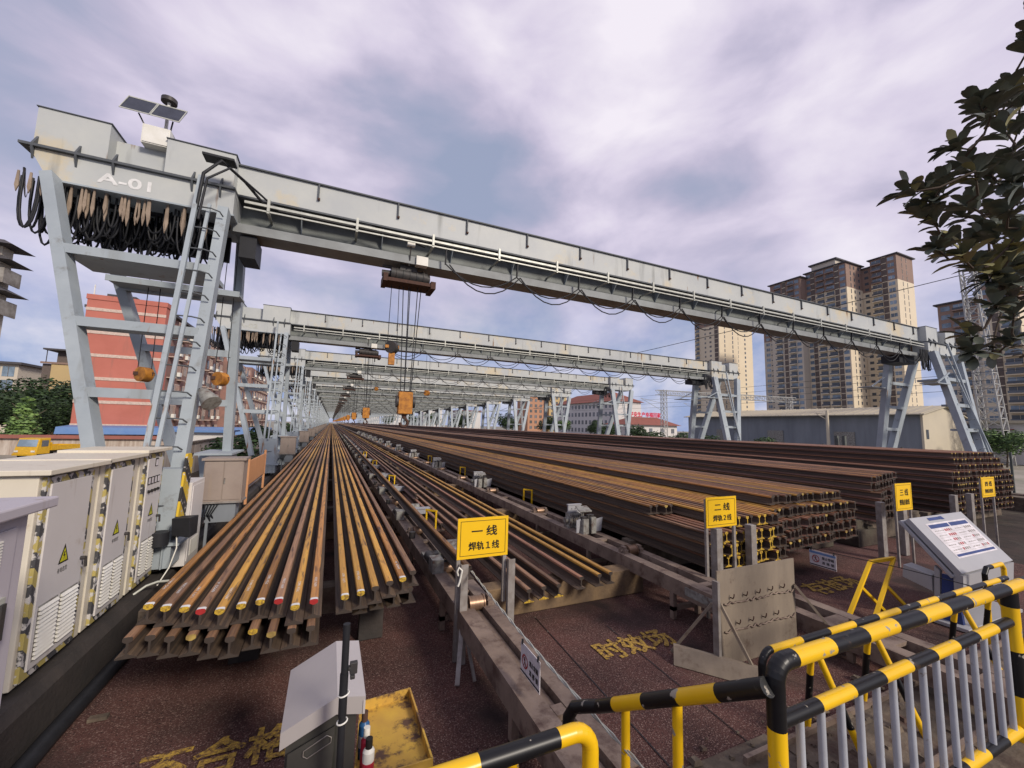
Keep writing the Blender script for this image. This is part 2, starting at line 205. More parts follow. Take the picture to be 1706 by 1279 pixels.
# ------------------------------------------------------------------ mesh helpers
class B:
    """collects boxes, bars, tubes and prisms; build() links them as one mesh object"""
    def __init__(s): s.v = []; s.f = []; s.mi = []; s.sm = []
    def add(s, vs, fs, mi=0, sm=False):
        n = len(s.v); s.v += [tuple(x) for x in vs]
        for q in fs: s.f.append(tuple(n+i for i in q)); s.mi.append(mi); s.sm.append(sm)
        return s
    def hexa(s, p, mi=0):   # p: 4 bottom (ccw from above), 4 top
        return s.add(p, [(3, 2, 1, 0), (4, 5, 6, 7), (0, 1, 5, 4), (1, 2, 6, 5), (2, 3, 7, 6), (3, 0, 4, 7)], mi)
    def box(s, x0, x1, y0, y1, z0, z1, mi=0):
        return s.hexa([(x0, y0, z0), (x1, y0, z0), (x1, y1, z0), (x0, y1, z0), (x0, y0, z1), (x1, y0, z1), (x1, y1, z1), (x0, y1, z1)], mi)
    def bar(s, a, b, w, h, mi=0, side=None, w2=None, h2=None):
        a, b = Vector(a), Vector(b); d = (b-a).normalized()
        u = Vector(side) if side else (Vector((0, 0, 1)) if abs(d.z) < 0.9 else Vector((0, 1, 0)))
        r = d.cross(u).normalized(); u = r.cross(d).normalized(); w2 = w2 or w; h2 = h2 or h
        p = [a-r*w/2-u*h/2, a+r*w/2-u*h/2, a+r*w/2+u*h/2, a-r*w/2+u*h/2, b-r*w2/2-u*h2/2, b+r*w2/2-u*h2/2, b+r*w2/2+u*h2/2, b-r*w2/2+u*h2/2]
        return s.hexa(p, mi)
    def tube(s, pts, r, n=8, mi=0, caps=True, r2=None):
        pts = [Vector(p) for p in pts]; m_ = len(pts); rings = []; up = None
        for i, p in enumerate(pts):
            d = ((pts[min(i+1, m_-1)]-pts[max(i-1, 0)])).normalized()
            if up is None: up = Vector((0, 0, 1)) if abs(d.z) < 0.9 else Vector((0, 1, 0))
            a = d.cross(up)
            if a.length < 1e-4: a = d.cross(Vector((1, 0.3, 0.2)))
            a.normalize(); b = a.cross(d); up = b
            rr = r if r2 is None else r+(r2-r)*i/(m_-1)
            rings.append([p+(a*math.cos(2*math.pi*k/n)+b*math.sin(2*math.pi*k/n))*rr for k in range(n)])
        vs = [q for rg in rings for q in rg]; fs = []
        for i in range(m_-1):
            for k in range(n): fs.append((i*n+k, i*n+(k+1) % n, (i+1)*n+(k+1) % n, (i+1)*n+k))
        s.add(vs, fs, mi, True)
        if caps:
            s.add(rings[0], [tuple(range(n))], mi); s.add(rings[-1], [tuple(reversed(range(n)))], mi)
        return s
    def prism(s, prof, axis, a, b, mi=0):   # polygon extruded along an axis
        n = len(prof)
        def P(q, t): return {'x': (t, q[0], q[1]), 'y': (q[0], t, q[1]), 'z': (q[0], q[1], t)}[axis]
        vs = [P(q, a) for q in prof]+[P(q, b) for q in prof]
        return s.add(vs, [tuple(range(n)), tuple(reversed(range(n, 2*n)))]+[(i, (i+1) % n, n+(i+1) % n, n+i) for i in range(n)], mi)
    def quad(s, a, b, c, d, mi=0): return s.add([a, b, c, d], [(0, 1, 2, 3)], mi)
    def mesh(s, name, mats, org=(0, 0, 0)):
        me = bpy.data.meshes.new(name); ox, oy, oz = org
        me.from_pydata([(x-ox, y-oy, z-oz) for x, y, z in s.v], [], s.f)
        for mm in (mats if isinstance(mats, (list, tuple)) else [mats]): me.materials.append(M[mm] if isinstance(mm, str) else mm)
        me.polygons.foreach_set('material_index', s.mi); me.polygons.foreach_set('use_smooth', s.sm); me.update()
        import bmesh
        bm = bmesh.new(); bm.from_mesh(me); bmesh.ops.recalc_face_normals(bm, faces=bm.faces); bm.to_mesh(me); bm.free()
        return me
    def build(s, name, mats, parent=None, bevel=0.0):
        org = parent['_o'] if parent is not None else (0, 0, 0)
        o = bpy.data.objects.new(name, s.mesh(name, mats, org)); COL.objects.link(o)
        if parent is not None:
            o.parent = parent; o['_o'] = org; KIDS.setdefault(parent.name, []).append(o)
        if bevel:
            bv = o.modifiers.new('bevel', 'BEVEL'); bv.width = bevel; bv.segments = 2; bv.limit_method = 'ANGLE'
        return o
    def thing(s, name, mats, label, cat, org, group=None, bevel=0.0, kind=None):
        o = bpy.data.objects.new(name, s.mesh(name, mats, org)); COL.objects.link(o); o.location = org; o['_o'] = tuple(org)
        tag(o, label, cat, group, kind)
        if bevel:
            bv = o.modifiers.new('bevel', 'BEVEL'); bv.width = bevel; bv.segments = 2; bv.limit_method = 'ANGLE'
        return o
def tag(o, label=None, cat=None, group=None, kind=None):
    if label: o['label'] = label
    if cat: o['category'] = cat
    if group: o['group'] = group
    if kind: o['kind'] = kind
    return o
def empty(name, loc, label, cat, group=None):
    o = bpy.data.objects.new(name, None); COL.objects.link(o); o.location = loc; o.empty_display_size = 0.3; o['_o'] = tuple(loc)
    return tag(o, label, cat, group)
def struct(b, name, mats):
    o = b.build(name, mats); o['kind'] = 'structure'; return o
def copy_tree(o, dloc=None, label=None, parent=None):
    c = o.copy(); COL.objects.link(c)
    if parent is not None: c.parent = parent; KIDS.setdefault(parent.name, []).append(c)
    if dloc is not None: c.location = Vector(o.location)+Vector(dloc); c['_o'] = tuple(c.location)
    if label: c['label'] = label
    for ch in list(KIDS.get(o.name, [])): copy_tree(ch, None, None, c)
    return c
KIDS = {}
ORD = ['first', 'second', 'third', 'fourth', 'fifth', 'sixth', 'seventh', 'eighth', 'ninth', 'tenth', 'eleventh', 'twelfth', 'thirteenth', 'fourteenth', 'fifteenth', 'sixteenth', 'seventeenth', 'eighteenth', 'nineteenth']
TENS = {2: 'twent', 3: 'thirt', 4: 'fort'}
def ordn(i):
    if i < 19: return ORD[i]
    n = i+1; t, u = divmod(n, 10)
    return TENS[t]+('ieth' if u == 0 else 'y-'+ORD[u-1])
def text_geom(txt, size):
    """outline of a line of lettering as verts/faces in the xy plane, x from 0"""
    cu = bpy.data.curves.new('lettering', 'FONT'); cu.body = txt; cu.size = size; cu.resolution_u = 3
    to = bpy.data.objects.new('lettering', cu); COL.objects.link(to)
    dg = bpy.context.evaluated_depsgraph_get(); dg.update()
    me = bpy.data.meshes.new_from_object(to.evaluated_get(dg))
    vs = [tuple(v.co) for v in me.vertices]; fs = [tuple(p.vertices) for p in me.polygons]
    bpy.data.objects.remove(to); bpy.data.curves.remove(cu); bpy.data.meshes.remove(me)
    return vs, fs
def letter(b, txt, size, origin, ux, uy, width=None, mi=0, bold=0.0, center=True):
    """lay lettering on a plane; ux/uy are its unit directions, width fits the line"""
    vs, fs = text_geom(txt, size)
    if not vs: return b
    x0 = min(v[0] for v in vs); x1 = max(v[0] for v in vs); y0 = min(v[1] for v in vs); y1 = max(v[1] for v in vs)
    sx = (width/(x1-x0)) if width else 1.0
    ux, uy, o = Vector(ux), Vector(uy), Vector(origin)
    nrm = ux.cross(uy)
    offs = [(0, 0)] if not bold else [(0, 0), (bold, 0), (0, bold), (bold, bold)]
    for i, (bx_, by_) in enumerate(offs):
        pts = [o+ux*((v[0]-(x0+x1)/2 if center else v[0]-x0)*sx+bx_)+uy*((v[1]-(y0+y1)/2 if center else v[1]-y0)+by_)+nrm*(0.0004*i) for v in vs]
        b.add(pts, fs, mi)
    return b

# ================================================================== ground
g = B()
prof = [(-1500, -1.9), (-10.5, -1.9), (-8.2, -0.03), (1500, -0.03)]
ys = [-40, 300, 2500]
for j in range(2):
    for i in range(3):
        (xa, za), (xb, zb) = prof[i], prof[i+1]
        g.quad((xa, ys[j], za), (xb, ys[j], zb), (xb, ys[j+1], zb), (xa, ys[j+1], za))
struct(g, 'ground', 'ground')
struct(B().quad((-8.0, -30, -0.02), (31.5, -30, -0.02), (31.5, 500, -0.02), (-8.0, 500, -0.02)), 'yard_floor', 'dirt')
struct(B().quad((-2.1, -20, -0.01), (14.5, -20, -0.01), (14.5, 44, -0.01), (-2.1, 44, -0.01)), 'gravel_floor', 'gravel')
fp = B()
for (xa, ya, xb, yb) in [(2.75, 2.2, 2.95, 5.6), (3.62, 2.1, 3.8, 5.0)]:
    d = Vector((xb-xa, yb-ya, 0)).normalized(); r = Vector((d.y, -d.x, 0))*0.006
    fp.quad((xa-r.x, ya-r.y, -0.002), (xa+r.x, ya+r.y, -0.002), (xb+r.x, yb+r.y, -0.002), (xb-r.x, yb-r.y, -0.002))
struct(fp, 'floor_joint', 'pipe_black')
b = B(); b.box(2.2, 3.9, 1.2, 2.75, -0.3, 0.0); b.box(3.9, 9.0, 1.9, 2.62, -0.3, 0.012)
struct(b, 'concrete_apron', 'concrete')
b = B(); b.box(3.4, 9.2, 2.56, 2.6, 0.0, 0.06); b.box(3.4, 9.2, 1.92, 1.96, 0.0, 0.06)
struct(b, 'trench_edge', 'steel_brown')
b = B(); b.box(1.72, 5.0, -4.0, 1.28, 0.0, 0.9)
struct(b, 'viewing_platform', 'concrete')
# plinths under the crane runway and the cabinets
b = B(); b.prism([(-2.75, -0.02), (-2.1, -0.02), (-2.1, 0.42), (-2.16, 0.5), (-2.75, 0.5)], 'y', -3, 480)
b.prism([(-3.4, -0.02), (-2.75, -0.02), (-2.75, 0.58), (-3.4, 0.58)], 'y', -3, 9)
struct(b, 'runway_plinth', 'dark_plinth')
b = B(); b.prism([(25.2, -0.02), (27.2, -0.02), (27.2, 0.5), (25.2, 0.5)], 'y', 2, 480); struct(b, 'far_runway_plinth', 'concrete')
b = B(); b.bar((-2.4, 2, 0.53), (-2.4, 480, 0.53), 0.07, 0.06); b.bar((26.05, 4, 0.53), (26.05, 480, 0.53), 0.07, 0.06); struct(b, 'crane_track', 'steel_brown')
tag(B().tube([(-1.95, 1.5, 0.06), (-2.02, 5, 0.06), (-2.0, 7.5, 0.06), (-2.02, 9.3, 0.06)], 0.07, 10).thing('cable_hose', 'cable', 'thick black hose lying along the plinth beside the gravel', 'hose', (-2, 5, 0)))

# ================================================================== gantry cranes
Y1 = 9.56; NC = 40; DET = 14
XM = 23.65                                   # the two ends mirror about X = 11.825
def girder(b):
    b.box(-2.1, 25.8, 0, 0.75, 7.40, 8.04, 0); b.box(-2.1, 25.8, -0.05, 0.8, 8.04, 8.07, 2); b.box(-2.1, 25.8, -0.07, 0.82, 7.36, 7.40, 2)
    for i in range(16):
        x = -0.6+i*1.72
        b.box(x, x+0.03, -0.05, -0.001, 7.72, 8.035, 2); b.box(x, x+0.05, -0.06, -0.001, 7.68, 7.72, 3)
        b.add([(x-0.3, 0.0, 7.36), (x-0.3, 0.34, 7.36), (x-0.3, 0.34, 6.95), (x-0.28, 0.0, 7.36), (x-0.28, 0.34, 7.36), (x-0.28, 0.34, 6.95)], [(0, 1, 2), (5, 4, 3), (0, 3, 4, 1), (1, 4, 5, 2), (2, 5, 3, 0)], 1)
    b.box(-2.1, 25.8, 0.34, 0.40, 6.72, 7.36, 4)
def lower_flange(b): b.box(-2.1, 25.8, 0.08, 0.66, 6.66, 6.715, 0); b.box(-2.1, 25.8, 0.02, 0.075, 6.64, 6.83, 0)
def track(b):
    b.bar((-1.9, -0.22, 7.20), (25.6, -0.22, 7.20), 0.03, 0.05); b.bar((-1.9, -0.22, 7.08), (25.6, -0.22, 7.08), 0.03, 0.03)
    for i in range(16):
        x = -1.5+i*1.72; b.box(x, x+0.05, -0.25, -0.2, 7.04, 7.36); b.box(x, x+0.05, -0.25, 0.33, 7.06, 7.09)
def mir(b, f):      # run f, then mirror what it added to the far end of the span
    n0 = len(b.v); f0 = len(b.f); f(b); vs = b.v[n0:]; fs = b.f[f0:]; mis = b.mi[f0:]; sms = b.sm[f0:]
    n = len(b.v)
    b.v += [(XM-x, y, z) for x, y, z in vs]
    for q, a, c in zip(fs, mis, sms): b.f.append(tuple(i-n0+n for i in reversed(q))); b.mi.append(a); b.sm.append(c)
def mirror_of(b):
    c = B(); c.v = [(XM-x, y, z) for x, y, z in b.v]; c.f = [tuple(reversed(q)) for q in b.f]; c.mi = list(b.mi); c.sm = list(b.sm); return c
def head():
    b = B()
    b.box(-4.98, -4.02, -0.28, 1.05, 7.37, 8.10, 0); b.box(-3.2, -2.1, -0.28, 1.05, 7.37, 8.10, 0)
    b.box(-4.02, -3.2, -0.02, 0.8, 7.37, 7.95, 0)
    b.box(-5.0, -4.0, -0.3, 1.07, 8.10, 8.115, 2); b.box(-3.22, -2.08, -0.3, 1.07, 8.10, 8.115, 2)
    b.box(-5.1, -2.04, -0.4, 1.17, 7.325, 7.37, 2)
    b.prism([(-5.0, 7.325), (-4.72, 6.83), (-2.05, 6.83), (-2.05, 7.325)], 'y', -0.33, 1.1, 0)
    b.box(-4.72, -2.03, -0.345, 1.11, 6.80, 6.83, 1)
    for x in (-4.95, -4.4, -3.9, -2.75, -2.3):
        b.add([(x, -0.28, 7.37), (x, -0.4, 7.37), (x, -0.28, 7.56), (x+0.03, -0.28, 7.37), (x+0.03, -0.4, 7.37), (x+0.03, -0.28, 7.56)], [(0, 1, 2), (5, 4, 3), (0, 3, 4, 1), (1, 4, 5, 2), (2, 5, 3, 0)], 2)
        b.add([(x, -0.33, 7.325), (x, -0.4, 7.325), (x, -0.33, 7.12), (x+0.03, -0.33, 7.325), (x+0.03, -0.4, 7.325), (x+0.03, -0.33, 7.12)], [(2, 1, 0), (3, 4, 5), (1, 4, 3, 0), (2, 5, 4, 1), (0, 3, 5, 2)], 2)
    return b
def lx(z): return -4.62+(6.83-z)*0.305              # outer leg leans in
def ly(z, front): return (-0.45-(6.83-z)*0.205) if front else (1.2+(6.83-z)*0.13)
def leg_pair(front, wide=0.165):
    o = B(); o.bar((lx(6.83), ly(6.83, front), 6.83), (lx(1.3), ly(1.3, front), 1.3), wide, 0.25, 0, side=(0, 1, 0.2))
    i = B(); i.bar((-2.16, ly(6.83, front), 6.83), (-2.16, ly(1.0, front), 1.0), wide, 0.24, 0, side=(0, 1, 0.2))
    return o, i
def base_box(front):
    y = ly(0.95, front); b = B()
    b.hexa([(-2.55, y-0.2, 0.98), (-2.0, y-0.2, 0.98), (-2.0, y+0.2, 0.98), (-2.55, y+0.2, 0.98), (-2.72, y-0.16, 2.03), (-2.03, y-0.16, 2.03), (-2.03, y+0.16, 2.03), (-2.72, y+0.16, 2.03)], 0)
    b.box(-2.64, -1.92, y-0.34, y+0.34, 0.94, 0.98, 0); b.box(-2.5, -2.02, y-0.3, y+0.3, 0.62, 0.94, 0)
    for x in (-2.3, -2.12): b.box(x, x+0.02, y-0.34, y-0.3, 0.62, 0.94, 0)
    for dy_ in (-0.16, 0.16): b.tube([(-2.3, y+dy_, 0.66), (-2.18, y+dy_, 0.66)], 0.11, 14, 1)
    return b
def ladder():
    b = B(); x = -2.52
    a0, a1 = (x, ly(7.1, True)-0.28, 7.3), (x, ly(0.95, True)-0.28, 1.15)
    b.bar(a0, a1, 0.07, 0.07, 2, side=(0, 1, 0.2)); b.bar((x+0.17, a0[1]+0.02, 6.8), (x+0.17, a1[1]+0.02, 2.0), 0.05, 0.05, 2, side=(0, 1, 0.2))
    for i in range(13):
        z = 1.5+i*0.43; y = ly(z, True)-0.29
        b.tube([(x, y, z), (x+0.24, y-0.03, z), (x+0.36, y+0.02, z-0.01), (x+0.4, y+0.1, z-0.06)], 0.013, 6, 1)
    return b
def cable_bundle():
    b = B(); rnd = random.Random(3)
    for i in range(96):
        x = -4.85+rnd.random()*2.5; y = -0.25+rnd.random()*1.2; d = 0.55+rnd.random()*0.45; w_ = 0.06+rnd.random()*0.12
        if i < 7: x = -4.98+i*0.05; y = -0.45+rnd.random()*0.3; d += 0.2
        pts = [(x+w_*(math.cos(t*math.pi)), y+0.1*t, 6.86-d*math.sin(t*math.pi)**0.7) for t in [k/10 for k in range(11)]]
        b.tube(pts, 0.018, 5, 0, caps=False)
        if i % 3 == 0:
            yy = -0.5 if i < 7 else -0.30+0.02*(i % 5); zt = 6.80; ln = 0.35+rnd.random()*0.25
            b.add([(x-0.012, yy, zt), (x+0.012, yy, zt), (x+0.026, yy, zt-ln*0.7), (x, yy, zt-ln), (x-0.026, yy, zt-ln*0.7), (x-0.012, yy+0.02, zt), (x+0.012, yy+0.02, zt), (x+0.026, yy+0.02, zt-ln*0.7), (x, yy+0.02, zt-ln), (x-0.026, yy+0.02, zt-ln*0.7)], [(4, 3, 2, 1, 0), (5, 6, 7, 8, 9), (0, 1, 6, 5), (1, 2, 7, 6), (2, 3, 8, 7), (3, 4, 9, 8), (4, 0, 5, 9)], 1)
    b.box(-5.1, -2.2, 0.2, 0.28, 6.74, 6.82, 0); b.box(-4.55, -2.3, 0.85, 0.95, 6.25, 6.8, 0); b.box(-1.98, -1.68, 0.1, 0.75, 6.15, 6.62, 0)
    return b
def festoon(x0=2.3, x1=25.4, n=12):
    b = B(); st = (x1-x0)/n
    for i in range(n):
        a = x0+i*st
        for (dxx, sag) in ((0, 0.42), (0.1, 0.58)):
            b.tube([(a+dxx+(st)*t, -0.16, 6.72-sag*4*t*(1-t)) for t in [k/8 for k in range(9)]], 0.017, 5, 0, caps=False)
        b.bar((a, -0.16, 6.7), (a, -0.2, 7.07), 0.03, 0.05)
    return b
def make_crane(y0):
    t = empty('gantry_crane', (0, y0, 0), 'x', 'gantry crane', 'gantry cranes standing in a row over the rails')
    def P(b, name, mats, par=t):
        b.v = [(x, y+y0, z) for x, y, z in b.v]; return b.build(name, mats, par)
    b = B(); girder(b); P(b, 'main_girder', ['crane', 'crane_leg', 'crane_dark', 'rust', 'girder_web'])
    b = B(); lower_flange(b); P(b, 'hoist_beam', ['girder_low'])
    b = B(); track(b); P(b, 'cable_track', ['crane_rail'])
    P(head(), 'end_head', ['crane', 'crane_leg', 'crane_dark']); P(mirror_of(head()), 'end_head', ['crane', 'crane_leg', 'crane_dark'])
    for fr in (True, False):
        wide = leg_pair(fr, 0.42)
        for j_, o_ in enumerate(leg_pair(fr)): P(mirror_of(wide[j_]), 'leg', ['crane_leg']); P(o_, 'leg', ['crane_leg'])
        bb = base_box(fr); P(mirror_of(bb), 'wheel_base', ['crane_leg', 'machine']); P(bb, 'wheel_base', ['crane_leg', 'machine'])
        for z in (5.5, 4.28, 3.16):
            b = B(); y = ly(z, fr); b.box(lx(z), -2.2, y-0.10, y+((0.95 if z > 5 else 0.42) if fr else 0.12), z-0.045, z+0.045, 0); b.box(lx(z), -2.2, y-0.13, y-0.09, z-0.075, z+0.075, 0)
            P(mirror_of(b), 'strut', ['crane_leg']); P(b, 'strut', ['crane_leg'])
    b = B(); y = ly(5.5, False); b.box(lx(5.5), -2.0, y-0.7, y-0.15, 5.47, 5.5); b.box(lx(5.5), -2.0, y-0.72, y-0.7, 5.44, 5.56)
    P(b, 'service_platform', ['crane_leg'])
    b = B(); b.box(24.4, 25.6, -1.0, -0.4, 5.2, 5.24); b.bar((24.4, -1.0, 5.22), (25.6, -1.0, 5.75), 0.05, 0.05); P(b, 'service_platform', ['crane_leg'])
    b = B(); b.box(24.2, 25.5, 1.3, 1.9, 5.2, 5.24); b.bar((24.2, 1.3, 5.22), (25.4, 1.3, 5.75), 0.05, 0.05); P(b, 'service_platform', ['crane_leg'])
    b = B(); b.box(-2.5, -2.02, ly(1, True)+0.2, ly(1, False)-0.2, 1.15, 1.4); b.box(-2.6, -1.9, 0.9, ly(1, False)+0.3, 2.03, 2.07); P(mirror_of(b), 'sill_beam', ['crane_leg']); P(b, 'sill_beam', ['crane_leg'])
    P(ladder(), 'ladder', ['crane', 'crane_dark', 'crane_leg']);
    l2 = ladder(); l2 = mirror_of(l2); l2.v = [(x+0.75-(7-z)*0.02, y+0.1, z) for x, y, z in l2.v]; P(l2, 'ladder', ['crane', 'crane_dark', 'crane_leg'])
    P(cable_bundle(), 'parked_cable_loops', ['cable', 'strap'])
    b = B(); rnd = random.Random(5)
    for i in range(12):
        x = 25.0+rnd.random()*0.75; d = 0.5+rnd.random()*0.5; ww = 0.1+rnd.random()*0.1
        b.tube([(x+ww*math.cos(t*math.pi), -0.35+rnd.random()*0.03, 6.9-d*math.sin(t*math.pi)) for t in [k/8 for k in range(9)]], 0.02, 5, 0, caps=False)
    b.box(24.3, 25.7, 0.2, 0.9, 6.3, 6.66, 0)
    P(b, 'parked_cable_loops', ['cable'])
    P(festoon(), 'festoon_cable', ['cable'])
    b = B(); b.box(-2.02, -1.42, -0.62, -0.22, 1.32, 2.05, 0); b.box(-2.06, -1.38, -0.66, -0.18, 2.05, 2.09, 0); b.box(-2.04, -1.40, -0.64, -0.2, 1.29, 1.32, 1)
    cab_ = P(b, 'electric_cabinet', ['tan_cab', 'post'])
    for s_ in (0, 1):
        d_ = B(); d_.box(-2.005+s_*0.293, -1.728+s_*0.293, -0.632, -0.62, 1.35, 2.03, 0)
        if s_: d_.box(-1.70, -1.685, -0.655, -0.632, 1.64, 1.74, 1)
        P(d_, 'door', ['tan_cab', 'machine_grey'], cab_)
    b = B(); b.box(-1.95, -1.5, -0.58, -0.26, 0.95, 1.29, 0); b.box(-1.93, -1.89, -0.6, -0.56, 0.5, 0.95, 0); b.box(-1.56, -1.52, -0.6, -0.56, 0.5, 0.95, 0)
    for k in range(5): b.tube([(-1.95+k*0.05, -0.6, 1.3), (-1.97+k*0.03, -0.63-0.02*(k % 2), 1.1), (-2.0+k*0.05, -0.5, 0.85+0.07*(k % 3))], 0.012, 5, 1, caps=False)
    P(b, 'cabinet_stand', ['ware_wall', 'cable'])
    return t
crane0 = make_crane(Y1)
crane0['label'] = 'nearest grey steel gantry crane, marked A-01, with a solar panel on its head'
cranes = [crane0]
def lettering_on(c, txt, m_):
    y0 = c['_o'][1]; b = B(); letter(b, txt, 0.27, (-3.72, y0-0.335, 7.03), (1, 0, 0), (0, 0, 1), 0.74, 0, 0.014); return b.build('lettering', m_, c)
for k in range(1, DET):
    c = copy_tree(crane0, (0, 12*k, 0), 'grey steel gantry crane, %s in the row counted from the camera' % ordn(k)); cranes.append(c)
lettering_on(cranes[0], 'A-01', 'chalk'); lettering_on(cranes[1], 'A-02', 'crane_rail'); lettering_on(cranes[2], 'A-03', 'crane_rail')
b = B(); girder(b); track(b); q = B(); lower_flange(q); b.add(q.v, q.f, 1)
for q in (head(), mirror_of(head())): b.add(q.v, q.f, 0)
for fr in (True, False):
    for q in list(leg_pair(fr))+[base_box(fr)]:
        b.add(q.v, q.f, 1); q = mirror_of(q); b.add(q.v, q.f, 1)
    for z in (5.5, 4.28, 3.16):
        q = B(); y = ly(z, fr); q.box(lx(z), -2.2, y-0.1, y+0.15, z-0.05, z+0.05); b.add(q.v, q.f, 1); q = mirror_of(q); b.add(q.v, q.f, 1)
q = cable_bundle(); b.add(q.v, q.f, 5); q = ladder(); b.add(q.v, q.f, 0)
b.v = [(x, y+Y1+12*DET, z) for x, y, z in b.v]
far = b.thing('gantry_crane', ['crane', 'crane_leg', 'crane_dark', 'rust', 'girder_web', 'cable'], 'far grey gantry crane, %s in the row counted from the camera' % ordn(DET), 'gantry crane', (0, Y1+12*DET, 0), 'gantry cranes standing in a row over the rails')
for k in range(DET+1, NC): copy_tree(far, (0, 12*(k-DET), 0), 'far grey gantry crane, %s in the row counted from the camera' % ordn(k))
# only on the first crane: solar unit, lamp, hazard marking, running cable
su = B().box(-3.62, -3.2, 9.35, 9.75, 7.95, 8.32).build('solar_unit', 'white_paint', crane0)
B().box(-3.60, -3.22, 9.335, 9.35, 7.97, 8.30).build('door', 'white_paint', su)
for s_ in (0, 1):
    b = B(); x0 = -3.94+s_*0.45; b.hexa([(x0, 9.25, 8.47), (x0+0.43, 9.25, 8.47), (x0+0.43, 9.275, 8.47), (x0, 9.275, 8.47), (x0+0.07, 9.37, 8.79), (x0+0.50, 9.37, 8.79), (x0+0.50, 9.395, 8.79), (x0+0.07, 9.395, 8.79)], 0)
    b.bar((x0, 9.25, 8.46), (x0+0.07, 9.37, 8.80), 0.012, 0.02, 1); b.bar((x0+0.43, 9.25, 8.46), (x0+0.50, 9.37, 8.80), 0.012, 0.02, 1); b.bar((x0, 9.25, 8.465), (x0+0.43, 9.25, 8.465), 0.012, 0.02, 1); b.bar((x0+.07, 9.37, 8.795), (x0+0.50, 9.37, 8.795), 0.012, 0.02, 1)
    b.build('solar_panel', ['panel_dark', 'crane_rail'], su)
b = B(); b.tube([(-3.36, 9.6, 8.3), (-3.36, 9.6, 9.05)], 0.03, 8, 0); b.tube([(-3.36, 9.6, 9.02), (-3.36, 9.6, 9.06), (-3.36, 9.6, 9.10)], 0.13, 14, 1); b.bar((-3.6, 9.4, 8.3), (-3.7, 9.35, 8.5), 0.02, 0.02, 1); b.bar((-3.22, 9.4, 8.3), (-3.18, 9.35, 8.5), 0.02, 0.02, 1)
b.build('mast', ['white_paint', 'machine'], su)
b = B(); b.tube([(-2.0, 8.25, 3.28), (-1.93, 8.2, 3.18), (-1.82, 8.1, 3.05)], 0.06, 14, 0, r2=0.15); b.bar((-2.1, 8.4, 3.3), (-1.98, 8.26, 3.27), 0.03, 0.03, 1)
b.build('horn_lamp', ['machine_grey', 'machine'], crane0)
b = B(); b.hexa([(-2.02, 7.62, 1.1), (-2.0, 7.98, 1.1), (-1.99, 8.0, 1.1), (-1.99, 7.62, 1.1), (-2.02, 7.82, 2.25), (-2.02, 8.12, 2.25), (-1.99, 8.12, 2.25), (-1.99, 7.82, 2.25)]); b.build('hazard_panel', 'hazard_leg', crane0)
b = B(); b.tube([(-2.5, 8.75, 6.6), (-2.45, 8.75, 7.3), (-2.2, 8.75, 7.62), (-1.9, 9.2, 7.55), (-1.6, 9.45, 7.3), (-1.0, 9.48, 7.22), (0.5, 9.48, 7.30), (1.8, 9.48, 7.08)], 0.03, 8)
b.tube([(-2.45, 8.72, 6.4), (-2.38, 8.72, 7.2), (-2.05, 8.72, 7.5), (-1.7, 9.3, 7.45), (-1.3, 9.46, 7.2), (25, 9.5, 7.22)], 0.022, 8); b.box(-2.5, -2.0, 8.72, 9.0, 7.66, 7.70); b.build('supply_cable', 'cable', crane0)

